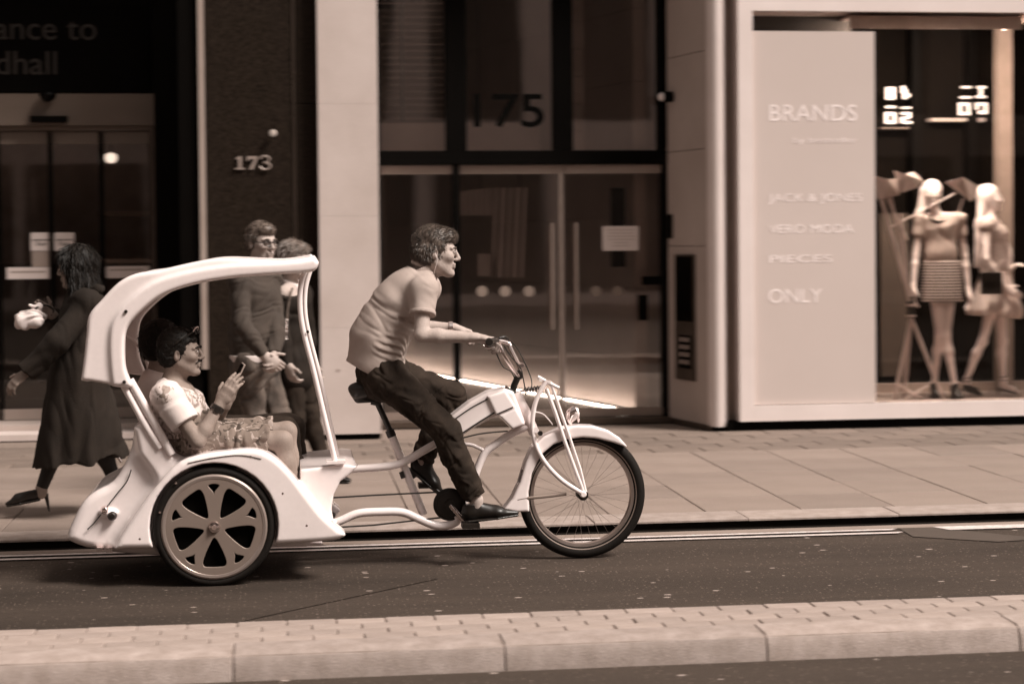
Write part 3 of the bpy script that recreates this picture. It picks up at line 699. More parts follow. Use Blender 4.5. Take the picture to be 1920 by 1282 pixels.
m_sg = emat('lit_sign', .8, .75)
def bars(name, label, L):
    t = empty(name, at(*L[0][:2], 16.7), label, 'lit sign')
    for (a,b,c,d) in L[1:]:
        bx('lit_bar', AX(a,16.7,c), AX(b,16.7,c), 16.69, 16.7, AZ(d,16.7,1750), AZ(c,16.7,1750), m_sg, t, .001)
bars('lit_sign', 'left cluster of glowing square symbols hanging in the dark window', [(1683,200), (1661,1677,164,187),(1690,1696,162,175),(1693,1700,168,186),(1700,1705,176,182),(1661,1679,199,203),(1689,1707,201,204),
   (1659,1664,211,232),(1674,1679,211,232),(1664,1674,211,216),(1664,1674,227,232),(1689,1707,211,215),(1702,1707,215,221),(1689,1703,220,224),(1689,1693,224,231),(1693,1709,228,232)])
bars('lit_sign', 'right cluster of glowing square symbols above the white shelf bar', [(1823,190), (1802,1820,162,166),(1832,1848,162,166),(1836,1841,166,180),(1800,1820,181,185),(1829,1848,180,184),
   (1797,1802,193,216),(1813,1818,193,216),(1802,1813,193,198),(1802,1813,211,216),(1829,1850,193,198),(1829,1834,198,206),(1845,1850,198,210),(1834,1850,208,214)])
# upper storeys above the frame of the picture, closing the street
ub = empty('store_building', (1, 16, 4.6), 'upper storeys of the stone building above the entrances and shop windows', 'building')
bx('upper_wall', -22, 22, 15.2, 24, 4.62, 15, m_stone, ub, 0)
bx('flank_wall', -22, -4.7, 15.1, 16, PZ, 4.6, m_gran, ub, 0); bx('flank_wall', 8.3, 22, 15.1, 16, PZ, 4.6, m_white, ub, 0)

# ================= building across the street, mirrored in the glass
ob_ = empty('facing_building', (0, -12, 0), 'pale columned building across the street seen only as reflections in the glass', 'building')
m_ob = mat('facing_stone', .75, .7, var=.1, scale=.5); m_obd = mat('facing_window', .02, .3)
bx('wall', -24, 30, -14, -12, 0, 15, m_ob, ob_, 0)
bx('pavement_band', -24, 30, -12, -8, -.02, .1, m_slab, ob_, 0)
for i in range(16):
    x = -22+i*3.2
    bx('window', x, x+2.2, -12.03, -11.99, 4.6, 8.0, m_obd, ob_, 0); bx('window', x, x+2.2, -12.03, -11.99, 9.4, 12.6, m_obd, ob_, 0)
    bx('shopfront', x, x+2.8, -12.04, -11.99, .4, 3.6, m_obd, ob_, 0)
m_lit = emat('added_glow_panel', .6, 1.1)
for i, (x, w, z0, z1) in enumerate(((-1.5,.5,1.4,2.6),(.6,.3,.8,2.9),(2.2,.9,2.2,2.7),(4.4,.35,1.0,3.0),(6.4,.7,1.2,2.0),(8.9,.3,.6,2.8),(-4.2,.9,1.8,2.5),(-6.5,.35,1.0,3.0),(10.5,1.2,2.3,2.8),(-9.2,.8,1.0,2.0))):
    bx('added_glow_panel', x, x+w, -12.06, -12.045, z0, z1, m_lit, ob_, 0)  # glowing panels added on the facing wall for the door glass to mirror
for k in range(7):
    z_ = 4.9+.4*k; bx('string_course', -24, 30, -12.12, -12.02, z_, z_+.09, m_ob, ob_, 0)
for k in range(6):
    x = AX(905+16*k, 43.8); bx('column', x, x+.16, -12.5, -12.05, AZ(520,43.8,950), AZ(350,43.8,950), m_wframe, ob_, 0)
# ================================================================= pedal rickshaw
m_paint = mat('white_gelcoat', .80, .26, var=.05, scale=2.5, coat=.6, fine=.04, bscale=30)
m_tubep = mat('white_tube_paint', .80, .35, var=.04, scale=4, coat=.4)
m_tyre = mat('tyre_rubber', .006, .75, spec=.2, var=.2, scale=20, bump=.2, bscale=120)
m_rim = mat('grey_wheel_disc', .20, .45, metal=.3, var=.06, scale=6)
m_chrome = mat('chrome', .80, .16, metal=1, var=.05)
m_seat = mat('black_vinyl', .010, .45, var=.2, scale=12, bump=.1)
m_blackp = mat('black_plastic', .010, .4, var=.2, scale=10)
m_cable = mat('black_cable', .008, .5)
YC, YN = 9.47, 9.0
rk = empty('pedal_rickshaw', (.6, YC, 0), 'white pedal rickshaw with a curved canopy driving along the road', 'rickshaw')
def PX(pts, Y): return [at(x, y, Y) for x, y in pts]
def A2(pts, Y, n=1):
    q = [(p.x, p.z) for p in PX(pts, Y)]
    return [(a[0], a[1]) for a in cr(q, n, True)] if n > 1 else q
A2sm = A2
# --- body shell : one smooth moulding
v = Vol(.0062)
Yf = 8.96
fen = A2sm([(337,866),(380,852),(425,846),(462,842),(492,846),(520,862),(548,890),(577,928),(606,965),(634,990),(648,1002),(640,1010),(600,1017),(420,1026),(236,1030),(216,1026),(250,970),(290,915)], Yf, 3)
v.poly(fen, YC-.50, YC-.29, .03, .02); v.poly(fen, YC+.29, YC+.50, .03, .02)
trk = A2([(262,800),(248,835),(234,868),(212,902),(180,920),(158,938),(141,966),(126,1002),(134,1016),(190,1030),(345,1030),(350,870),(330,848),(300,832),(282,800)], 9.12, 3)
v.poly(trk, YC-.37, YC+.37, .045, .07)
back = A2([(251,800),(270,786),(292,800),(316,840),(345,880),(300,900),(262,850)], 9.1)
v.poly(back, YC-.42, YC+.42, .03, .05)
v.poly(A2([(330,880),(492,862),(500,1020),(330,1024)], YC), YC-.32, YC+.32, .02, .02)       # seat box
v.poly(A2([(480,985),(636,985),(640,1000),(600,1004),(480,1006)], YC), YC-.34, YC+.34, .01, .02)     # floor
v.poly(A2([(562,872),(600,868),(648,863),(667,866),(654,880),(636,894),(624,918),(620,945),(624,970),(640,990),(636,1000),(566,1004)], YC-.2), YC-.38, YC+.38, .012, .012)
v.poly(A2([(575,884),(700,884),(700,1000),(575,1000)], YC), YC-.34, YC+.34, .02, .02, '-')
v.poly(A2([(560,872),(600,868),(644,864),(622,900),(612,940),(616,990),(566,1000)], YC), YC-.335, YC-.30, .01, .01)
for s_ in (-1, 1):
    c_ = at(402, 984, 9.02); yy = YC+s_*.5
    k = [(c_.x+.312*math.cos(a), c_.z+.312*math.sin(a)) for a in np.linspace(0, 2*math.pi, 36, endpoint=False)]
    v.poly(k, yy-.14, yy+.14, .004, .008, '-')
v.ell(at(204, 961, 9.1), (.045,.03,.02), k=.015)
shell = vobj('body_shell', v, m_paint, rk)
# trunk lid seam, hinge and lamps
sm_ = PX([(246,880),(238,902),(222,922),(200,950),(178,978),(164,992)], 9.085)
tb('lid_seam', [p for p in sm_], .003, m_cable, shell, seg=6)
ln = lt('indicator_lamp', [(0,-.02),(.012,-.018),(.02,-.005),(.022,.012),(0,.012)], at(196,956,9.075), m_chrome, rk, 'Y', 20)
lt('indicator_lamp', [(0,-.02),(.014,-.018),(.022,-.005),(.024,.012),(0,.012)], at(210,967,9.075), m_blackp, rk, 'Y', 20)
tb('lid_catch', PX([(222,858),(228,866)], 9.09), .007, m_chrome, rk, sm=1)
for x in (182, 200): bx('mud_bracket', at(x,1030,9.1).x, at(x+12,1030,9.1).x, 9.06, 9.2, at(x,1033,9.1).z, at(x,1024,9.1).z, m_chrome, rk)
tb('panel_joint', PX([(352,868),(400,858),(450,853),(490,860)], 8.968), .0018, m_cable, shell, seg=6)
for x, y in ((330,905),(300,960),(262,1010),(530,925),(575,985),(470,856)): lt('panel_bolt', [(0,-.003),(.006,-.002),(.007,.004)], at(x,y,8.972), m_chrome, shell, 'Y', 10)
# --- wheels of the cab
def rear_wheel(yc, side):
    c = at(402, 985, 9.0); c = Vector((c.x, yc, .297))
    w = empty('rear_wheel', c); w.parent = rk; w.location = c-rk.location
    tw = .026
    prof = [(.252,-.018)]+[(.274+.0235*math.cos(a), tw*math.sin(a)) for a in np.linspace(-2.4, 2.4, 15)]+[(.252,.018),(.252,-.018)]
    lt('tyre', prof, c, m_tyre, w, 'Y', 72, 60)
    R = .256
    def hole(a0, r0, r1, w0, w1, n=5):
        ca, sa = math.cos(a0), math.sin(a0); P = []
        base = [(r0, 0), (r0+(r1-r0)*.3, w0*.62), (r0+(r1-r0)*.75, w1), (r1-.006, w1*.92), (r1, w1*.4), (r1, -w1*.4), (r1-.006, -w1*.92), (r0+(r1-r0)*.75, -w1), (r0+(r1-r0)*.3, -w0*.62)]
        for q in cr(base, 4, True): P.append((c.x+q[0]*ca-q[1]*sa, c.z+q[0]*sa+q[1]*ca))
        return P
    loops = [[(c.x+R*math.cos(a), c.z+R*math.sin(a)) for a in np.linspace(0, 2*math.pi, 80, endpoint=False)]]
    for i in range(5):
        a = math.radians(-90+72*i); loops.append(hole(a, .050, .200, .050, .058)); loops.append(hole(a+math.radians(36), .155, .214, .012, .029))
    yo = yc+side*.020
    d = plate('wheel_disc', loops, yo-.006, .006, m_rim, w, .003)
    lt('rim', [(.232,-.022),(.238,-.028),(.250,-.030),(.257,-.026),(.257,.026),(.250,.030),(.238,.028),(.232,.022),(.232,-.022)], c, mat('polished_rim', .34, .3, metal=.6), w, 'Y', 72, 30)
    lt('brake_drum', [(0,.03),(.06,.03),(.06,.09),(0,.09)] if side < 0 else [(0,-.03),(.06,-.03),(.06,-.09),(0,-.09)], c, m_blackp, w, 'Y', 24)
    lt('shade_disc', [(0,-side*.012),(.228,-side*.012),(.228,-side*.018),(0,-side*.018)], c, m_black, w, 'Y', 40)  # black disc standing in for the underbody shade behind the wheel holes
    lt('hub', [(0,side*.05),(.012,side*.05),(.013,side*.038),(.026,side*.036),(.03,side*.026),(.03,side*.018)], c, m_chrome, w, 'Y', 24)
    return w
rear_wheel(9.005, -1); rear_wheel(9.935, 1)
tb('rear_axle', [(at(402,985,9.0).x, 9.06, .297), (at(402,985,9.0).x, 9.9, .297)], .014, m_blackp, rk, sm=1)
bx('wheel_well', at(300,985,9.1).x, at(505,985,9.1).x, 9.14, 9.16, .16, .63, m_blackp, rk, 0)
bx('wheel_well', at(300,985,9.1).x, at(505,985,9.1).x, 9.78, 9.80, .16, .63, m_blackp, rk, 0)
# --- seat
v = Vol(.007)
v.poly(A2([(315,846),(400,838),(480,836),(492,846),(490,872),(320,876)], YC), YC-.36, YC+.36, .025, .02)
v.poly(A2([(276,786),(292,782),(318,812),(346,850),(336,876),(312,866)], YC), YC-.37, YC+.37, .025, .02)
vobj('seat_cushion', v, m_seat, rk)
# --- canopy
v = Vol(.0062)
outer = [(153,712),(158,675),(163,628),(168,592),(190,565),(222,532),(255,515),(300,508),(352,496),(410,486),(470,487),(530,490),(572,485),(588,481)]
YL, YR = YC-.45, YC+.45
oc = [(p[0], p[1]) for p in cr([(q.x,q.z) for q in PX(outer, YL)], 4)]
def inset(path, d):
    o = []
    for i, p in enumerate(path):
        a, b = path[max(i-1,0)], path[min(i+1,len(path)-1)]; t = Vector((b[0]-a[0], b[1]-a[1])).normalized(); o.append((p[0]+t.y*d, p[1]-t.x*d))
    return o
v.poly(oc+inset(oc, .026)[::-1], YL+.02, YR-.02, .010, .02)
inner = [(595,493),(590,503),(574,508),(500,513),(430,519),(362,531),(302,552),(258,586),(236,614),(231,645),(233,690),(244,722),(228,725),(190,718)]
inn = [(p[0],p[1]) for p in cr([(q.x,q.z) for q in PX(inner, YL)], 4)]
band = oc+inn
for y0, y1 in ((YL-.0, YL+.045), (YR-.045, YR)): v.poly(band, y0, y1, .016, .025)
# raised lip round the side opening
rim_o = PX([(214,720),(210,690),(208,640),(214,604),(240,568),(288,532),(352,512),(430,500),(500,497),(560,493),(590,488)], YL)
rim_i = PX(inner[:-2], YL)
lip = [(p[0],p[1]) for p in cr([(q.x,q.z) for q in rim_o], 4)]+inn[:-8]
for y0, y1 in ((YL-.016, YL+.03), (YR-.03, YR+.016)): v.poly(lip, y0, y1, .010, .035)
can = vobj('canopy', v, m_paint, rk)
for x, y in ((236,584),(233,716)): lt('canopy_bolt', [(0,-.008),(.007,-.007),(.009,.002)], at(x,y,YL-.022), m_blackp, can, 'Y', 12)
# struts: rear pair each side, bowed front pair
def strut(name, pts, Y, r, par=rk, m=m_tubep, **k): return tb(name, PX(pts, Y), r, m, par, **k)
for Y in (YL+.03, YR-.03):
    dx = 0
    strut('rear_strut', [(226,712),(248,752),(272,796),(300,840)], Y, .017); strut('rear_strut', [(243,712),(266,752),(292,798),(322,852)], Y, .021)
strut('side_hoop', [(231,628),(252,640),(270,664),(280,700),(284,760),(284,810)], YR-.06, .010)
strut('front_strut', [(575,500),(564,535),(563,580),(570,625),(588,695),(608,780),(629,866)], YC-.36, .0135)
strut('front_strut', [(583,503),(573,540),(572,585),(580,630),(598,700),(616,780),(634,862)], YC+.02, .0125)
lt('strut_bolt', [(0,-.006),(.007,-.005),(.008,0)], at(577,622,YC-.375), m_blackp, rk, 'Y', 10)
bx('strut_foot', at(612,866,YC-.4).x, at(648,866,YC-.4).x, YC-.40, YC-.31, at(630,869,YC-.4).z, at(630,864,YC-.4).z, m_tubep, rk, .004)

# --- bicycle frame
m_t = m_tubep
strut('top_rail', [(632,884),(660,879),(705,876),(742,871),(768,860),(800,841),(850,813),(895,790),(940,765)], YC-.03, .0205)
strut('top_rail', [(632,884),(660,879),(705,876),(742,871),(768,860),(800,841),(850,813),(895,790),(940,765)], YC+.07, .0205)
strut('rail_stub', [(648,880),(664,872),(668,869)], YC-.05, .012)
strut('chain_stay', [(622,982),(640,975),(672,962),(715,959),(755,960),(785,972),(815,984),(840,984),(858,974),(850,955)], YC-.06, .022)
strut('chain_stay', [(622,982),(640,975),(672,962),(715,959),(755,960),(785,972),(815,984),(840,984),(858,974),(850,955)], YC+.08, .020)
strut('seat_tube', [(733,812),(750,856),(770,905),(794,964)], YC, .0215, sm=1)
strut('seat_post', [(706,752),(722,786),(736,818)], YC, .0155, m=m_blackp, sm=1)
strut('seat_clamp', [(730,806),(735,818)], YC, .024, m=m_blackp, sm=1)
strut('down_tube', [(996,796),(960,812),(930,832),(910,848),(898,872),(886,905),(868,945)], YC, .0205)
strut('brace_tube', [(868,832),(888,835),(914,848)], YC, .010)
strut('head_tube', [(966,736),(984,770),(1002,812)], YC, .029, sm=1)
strut('tail_reflector', [(752,884),(756,896)], YC-.02, .012, m=m_blackp, sm=1)
# battery case between the rails
v = Vol(.005)
v.poly(A2([(846,780),(880,754),(914,735),(945,727),(963,734),(986,794),(962,803),(938,770),(864,818),(848,812)], YC-.05), YC-.062, YC+.08, .018, .01)
bt = vobj('battery_case', v, m_t, rk)
m_bat = mat('white_battery', .86, .12, var=.01, coat=1)
v = Vol(.005); v.poly(A2([(912,742),(947,731),(968,764),(930,780)], YC-.06), YC-.078, YC+.09, .012, .01); v.poly(A2([(934,778),(966,764),(984,795),(960,804)], YC-.06), YC-.078, YC+.09, .010, .008)
vobj('battery_cover', v, m_bat, bt)
strut('case_seam', [(852,786),(884,764),(914,748)], YC-.064, .003, bt, m_cable); strut('case_seam', [(862,815),(900,790),(936,768)], YC-.066, .004, bt, m_cable)
strut('cable', [(862,822),(895,814),(925,810),(952,808)], YC-.05, .004, m=m_cable); strut('case_strap', [(932,776),(962,763)], YC-.08, .003, bt, m_cable, sm=1)
# saddle
v = Vol(.005); Ys = YC
v.limb(at(668,736,Ys), at(748,722,Ys), (.085,.032), (.03,.022), (0,1,0), .02); v.ell(at(676,728,Ys-.05), (.065,.05,.035), k=.03); v.ell(at(676,728,Ys+.05), (.065,.05,.035), k=.03)
v.limb(at(672,748,Ys), at(712,748,Ys), .022, .016, k=.02)
vobj('saddle', v, m_seat, rk)
strut('saddle_rail', [(682,750),(706,752),(735,742)], YC-.02, .005, m=m_blackp); strut('saddle_clamp', [(696,752),(714,756)], YC, .018, m=m_blackp, sm=1)
# crank, chain
cc = at(843, 945, YC-.07)
ch_ = lt('chainring', [(.03,-.004),(.082,-.004),(.086,-.002),(.086,.002),(.082,.004),(.03,.004),(.03,-.004)], cc, m_blackp, rk, 'Y', 40)
lt('chain_guard', [(0,-.014),(.05,-.014),(.068,-.010),(.07,-.006)], cc, m_blackp, rk, 'Y', 40)
lt('bottom_bracket', [(0,-.03),(.026,-.03),(.026,.16),(0,.16)], cc, m_blackp, rk, 'Y', 20)
tb('crank_arm', [cc+Vector((0,-.025,0)), at(876,984,YC-.11)], .012, m_chrome, rk, sm=1); tb('crank_arm', [cc+Vector((0,.17,0)), at(804,905,YC+.11)], .012, m_blackp, rk, sm=1)
for c_, y_ in (((882,984), YC-.15), ((800,909), YC+.15)):
    q = at(*c_, y_); pd = bx('pedal', q.x-.045, q.x+.045, y_-.045, y_+.045, q.z-.012, q.z+.012, m_blackp, rk, .005)
strut('chain', [(600,934),(700,928),(845,921)], YC-.07, .0045, m=m_cable, sm=1); strut('chain', [(600,990),(700,984),(842,968)], YC-.07, .0045, m=m_cable, sm=1)
# --- front end
wc = Vector((at(1091,926,YC).x, YC, .340))
fw = empty('front_wheel', wc); fw.parent = rk; fw.location = wc-rk.location
lt('tyre', [(.274,-.015)]+[(.3085+.0310*math.cos(a), .029*math.sin(a)) for a in np.linspace(-2.5,2.5,17)]+[(.274,.015)], wc, m_tyre, fw, 'Y', 96, 60)
lt('whitewall', [(.2915,-.0265),(.2860,-.0245)], wc, m_rim, fw, 'Y', 96)
m_alu = mat('alloy_rim', .36, .3, metal=.8)
lt('rim', [(.258,-.008),(.262,-.016),(.278,-.019),(.280,-.014),(.268,0),(.280,.014),(.278,.019),(.262,.016),(.258,.008),(.258,-.008)], wc, m_alu, fw, 'Y', 96, 30)
lt('hub', [(0,-.06),(.012,-.06),(.012,-.045),(.028,-.042),(.028,-.032),(.016,-.028),(.016,.028),(.028,.032),(.028,.042),(.012,.045),(.012,.06),(0,.06)], wc, m_blackp, fw, 'Y', 24)
bm = bmesh.new()
for i in range(32):
    a = 2*math.pi*i/32; s_ = -1 if i % 2 else 1; a2 = a+(.55 if (i//2)%2 else -.55)
    tube(bm, [wc+Vector((.027*math.cos(a2), s_*.037, .027*math.sin(a2))), wc+Vector((.262*math.cos(a), 0, .262*math.sin(a)))], .0009, seg=4, sm=1)
fin('spokes', bm, m_alu, fw)
strut('brake_arm', [(970,937),(985,934),(1020,931),(1062,926)], YC-.055, .008, m=m_rim, flat=.4, fdir=(0,0,1))
# mudguard: swept channel over the tyre with a deep tail
v = Vol(.0055)
mg = [(1176,836),(1162,820),(1140,806),(1112,798),(1080,797),(1048,804),(1020,818),(998,838),(985,868),(974,905),(960,935),(944,956),(968,960),(993,959)]
mi = [(992,940),(991,922),(998,887),(1014,853),(1038,833),(1062,824),(1092,820),(1118,822),(1150,830),(1176,839)]
mo_ = [(p.x,p.z) for p in PX(mg, YC-.05)]; mi_ = [(p.x,p.z) for p in PX(mi, YC-.05)]
v.poly(mo_+mi_, YC-.058, YC+.058, .012, .01)
k = [(wc.x+.345*math.cos(a), wc.z+.345*math.sin(a)) for a in np.linspace(0, 2*math.pi, 60, endpoint=False)]
v.poly(k, YC-.043, YC+.043, .004, .006, '-')
vobj('front_mudguard', v, m_paint, rk)
# springer fork
for s_ in (-1, 1):
    Y = YC+s_*.068
    strut('fork_leg', [(1026,712),(1012,735),(1002,762),(998,800),(1006,838),(1026,872),(1056,902),(1091,924)], Y, .0125)
    strut('fork_rod', [(1024,728),(1040,770),(1060,830),(1080,885),(1096,926)], Y, .0105, sm=1)
    strut('fork_rod', [(1032,716),(1048,762),(1068,820),(1088,880),(1098,922)], Y, .0085, sm=1)
    lt('axle_nut', [(0,-.02),(.012,-.02),(.018,-.012),(.018,.004),(0,.004)], at(1093,926,Y-.008 if s_<0 else Y+.01), m_tubep, rk, 'Y', 16)
strut('fork_crown', [(1008,706),(1026,716),(1048,727)], YC-.07, .009, sm=1)
tb('fork_crown', [at(1014,712,YC-.08), at(1014,712,YC+.08)], .011, m_t, rk, sm=1); tb('fork_crown', [at(1030,716,YC-.08), at(1030,716,YC+.08)], .010, m_t, rk, sm=1)
tb('fork_crown', [at(1004,806,YC-.08), at(1004,806,YC+.08)], .016, m_t, rk, sm=1)
lt('fork_bolt', [(0,-.01),(.012,-.01),(.014,0),(0,0)], at(1013,812,YC-.085), m_blackp, rk, 'Y', 14)
for s_ in (-.04, .04):
    pts = []; a, b = at(984,732,YC+s_), at(1018,728,YC+s_)
    for i in range(61):
        t = i/60; p = a.lerp(b, t); an = t*2*math.pi*6; pts.append((p.x, p.y+.016*math.cos(an), p.z+.016*math.sin(an)))
    bm = bmesh.new(); tube(bm, pts, .0035, seg=5, sm=1); fin('fork_spring', bm, m_blackp, rk, 50)
strut('spring_rod', [(972,734),(1022,726)], YC, .006, m=m_chrome, sm=1)
# stem, handlebar, controls
strut('stem', [(961,737),(964,722),(972,704)], YC, .018, m=m_blackp, sm=1)
strut('stem_clamp', [(966,706),(978,700)], YC-.0, .026, m=m_blackp, sm=1)
for x, y in ((949,728),(955,735),(950,738)): lt('clamp_bolt', [(0,-.012),(.008,-.011),(.010,0)], at(x,y,YC-.03), m_chrome, rk, 'Y', 10)
strut('stem_bracket', [(946,728),(962,738)], YC-.015, .017, m=m_blackp, sm=1)
m_bar = m_chrome
hb_n = [at(918,641,9.10), at(930,638,9.22), at(936,646,9.26), at(944,664,9.27), at(968,700,9.41), at(973,703,9.47)]
hb_f = [at(900,640,9.86), at(910,635,9.74), at(952,643,9.72), at(958,654,9.70), at(976,692,9.54), at(973,703,9.47)]
tb('handlebar', hb_n, .0115, m_bar, rk); tb('handlebar', hb_f, .0115, m_bar, rk)
tb('grip', [at(918,641,9.10), at(930,638,9.22)], .018, m_blackp, rk, sm=1); tb('grip', [at(900,640,9.86), at(906,636,9.74)], .018, m_blackp, rk, sm=1)
lt('grip_end', [(0,-.004),(.016,-.003),(.021,.004),(.021,.012),(0,.012)], at(918,641,9.09), m_blackp, rk, 'Y', 20)
tb('brake_lever', [at(936,634,9.14), at(946,632,9.15), at(952,636,9.18)], .008, m_blackp, rk); tb('brake_lever', [at(906,648,9.17), at(914,652,9.17), at(932,650,9.18)], .006, m_chrome, rk)
for P_ in ([(928,652,9.2),(934,670,9.25),(944,688,9.33),(958,696,9.4),(966,712,9.42)], [(950,636,9.76),(968,650,9.7),(984,680,9.6),(996,710,9.5),(997,728,9.46)], [(946,650,9.2),(958,668,9.3),(976,690,9.4),(982,714,9.42),(986,740,9.45)], [(1004,772,9.4),(1018,776,9.4),(1030,788,9.4),(1036,796,9.41)]):
    tb('brake_cable', [at(*p) for p in P_], .0032, m_cable if P_[0][0] != 1004 else m_t, rk, seg=6)
lt('bell', [(0,-.018),(.014,-.014),(.018,0),(0,.004)], at(978,686,9.44), m_chrome, rk, 'Y', 16)
# headlamp
hl = tb('headlamp', [at(1074,800,YC), at(1068,788,YC), at(1070,775,YC), at(1080,769,YC)], [.004,.014,.026,.030], m_chrome, rk, seg=18)
v = Vol(.004); v.limb(at(1069,790,YC), at(1079,774,YC), .012, .030, k=.01); v.cut(at(1082,778,YC), (1,0,-.25)); vobj('lamp_body', v, m_t, hl)
tb('lamp_rim', [at(1084,780,YC)+Vector((.0,.026*math.cos(a),.030*math.sin(a))) for a in np.linspace(0,2*math.pi,16,endpoint=False)], .004, m_chrome, hl, closed=True, sm=2, seg=6)
strut('lamp_bracket', [(1054,800),(1062,799),(1074,797)], YC, .006)
# ================================================================= people
def skinmat(name, L): return mat(name, L, .68, var=.14, scale=14, bump=.15, bscale=110, fine=.12, spec=.3)
m_skin = skinmat('skin_light', .36); m_skin2 = skinmat('skin_tan', .22); m_skin3 = skinmat('skin_medium', .22)  # third tone is a darker skin for the woman in the long coat
m_eye = mat('eye_white', .45, .25); m_iris = mat('iris', .01, .2); m_lip = mat('lip', .05, .6)
def frame(f, u):
    f = Vector(f).normalized(); u = Vector(u); l = u.cross(f).normalized(); u = f.cross(l)
    return f, l, u
def Rm(f, l, u): return [[f.x, l.x, u.x], [f.y, l.y, u.y], [f.z, l.z, u.z]]
def head_prims(v, c, fr, s=1.0, nose=1.0, off=0, jaw=1.0, face=True):
    f, l, u = fr; R = Rm(f, l, u)
    def q(x, y, z): return Vector(c)+(f*x+l*y+u*z)*s
    def E(x, y, z, r, k=.02, op='+'): v.ell(q(x,y,z), [(t+off)*s for t in r], R, k*s, op)
    E(-.012, 0, .032, (.098,.076,.088)); E(.030, 0, -.025, (.060,.060,.080), .03)
    E(.042, 0, -.070, (.038,.038,.030*jaw), .03)
    for y in (-1, 1):
        v.limb(q(.002, y*.048, -.050), q(.062, y*.016, -.096), (.018+off)*s, (.016+off)*s, k=.025*s)
        if not face: continue
        E(.066, y*.040, -.018, (.022,.022,.020), .025)
        E(.097, y*.031, .006, (.016,.017,.011), .010, '-')
        E(.086, y*.031, .006, (.012,.014,.010), .004)
        v.limb(q(.088, y*.012, .026), q(.078, y*.048, .024), .009*s, .007*s, k=.012*s)
        E(.100, y*.011, -.030, (.010,.008,.007), .006)
        v.ell(q(-.004, y*.078, -.008), [t*s for t in (.019,.007,.030)], Rm(*frame(f+l*y*.25, u-f*.15)), .006*s)
        E(.002, y*.084, -.006, (.010,.005,.018), .004, '-')
    if face:
        v.limb(q(.092, 0, .020), q(.114*nose**.3, 0, -.020), .0075*s, .010*s, k=.012*s)
        E(.112*nose**.3, 0, -.024, (.010,.010,.009), .008)
        v.limb(q(.094, -.018, -.053), q(.094, .018, -.053), .0070*s, .0070*s, k=.008*s)
        v.limb(q(.092, -.016, -.066), q(.092, .016, -.066), .0078*s, .0078*s, k=.008*s)
        v.limb(q(.104, -.018, -.060), q(.104, .018, -.060), .003*s, .003*s, k=.004*s, op='-')
        E(.078, 0, -.098, (.020,.020,.017), .02)
    return q
def eyes(root, c, fr, s, parent):
    f, l, u = fr
    for y in (-1, 1):
        p = Vector(c)+(f*.0895+l*y*.031+u*.006)*s
        bm = bmesh.new(); bmesh.ops.create_icosphere(bm, subdivisions=2, radius=.0098*s, matrix=Matrix.Translation(p)); e = fin('eye', bm, m_eye, parent, 80)
        tb('eyelid', [Vector(c)+(f*a+l*y*b+u*z)*s for a, b, z in ((.0935,.018,.008),(.0985,.030,.0140),(.088,.046,.010))], .0015*s, m_iris, parent, seg=6, sm=3)
        bm = bmesh.new(); bmesh.ops.create_icosphere(bm, subdivisions=2, radius=.0058*s, matrix=Matrix.Translation(p+(f*.0062)*s)); fin('iris', bm, m_iris, e, 80)
def mouth(c, fr, s, parent):
    f, l, u = fr
    tb('mouth', [Vector(c)+(f*a+l*b+u*z)*s for a, b, z in ((.088,-.024,-.0605),(.0975,-.012,-.0595),(.0995,0,-.0605),(.0975,.012,-.0595),(.088,.024,-.0605))], [.001*s,.0026*s,.003*s,.0026*s,.001*s], m_lip, parent, seg=6, sm=3)
def brow(c, fr, s, parent, m):
    f, l, u = fr
    for y in (-1, 1):
        P_ = [Vector(c)+(f*a+l*y*b+u*z)*s for a, b, z in ((.0985,.014,.024),(.0965,.030,.030),(.084,.048,.025))]
        tb('eyebrow', P_, [.0035*s,.0045*s,.002*s], m, parent, seg=6, sm=3)
def hand_prims(v, w, f, pn, td, curl=(55,55,40), s=1.0, thumb=(.7,.6,.1), spread=0):
    f = Vector(f).normalized(); pn = (Vector(pn)-f*f.dot(Vector(pn))).normalized(); td = (Vector(td)-f*f.dot(Vector(td))); td = (td-pn*pn.dot(td)).normalized(); w = Vector(w)
    v.limb(w-f*.02*s, w+f*.04*s, (.028*s,.021*s), (.038*s,.017*s), td, .015)
    v.limb(w+f*.03*s, w+f*.085*s, (.038*s,.017*s), (.039*s,.013*s), td, .012)
    v.limb(w+f*.02*s+td*.018*s+pn*.008*s, w+f*.05*s+td*.026*s+pn*.01*s, .018*s, .014*s, k=.015)
    Ls = ((.043,.027,.021),(.047,.030,.022),(.044,.028,.021),(.035,.021,.019))
    for i in range(4):
        p = w+(f*(.086-.004*abs(i-1.3))+td*(.029-.0193*i))*s; a = 0
        for j in range(3):
            c_ = curl[i][j] if hasattr(curl[0], '__len__') else curl[j]
            a += math.radians(c_+(i*2)); d = (f*math.cos(a)+pn*math.sin(a)+td*(.10-.07*i)*spread).normalized(); q = p+d*Ls[i][j]*s
            v.limb(p, q, (.0094-.0008*j)*s, (.0088-.0009*j)*s, k=.004); p = q
    p = w+(f*.030+td*.030+pn*.006)*s; d = (td*thumb[0]+f*thumb[1]+pn*thumb[2]).normalized(); q = p+d*.040*s; v.limb(p, q, .013*s, .0105*s, k=.01)
    d2 = (d*.7+f*.5+pn*thumb[2]).normalized(); r = q+d2*.033*s; v.limb(q, r, .0105*s, .0085*s, k=.005)
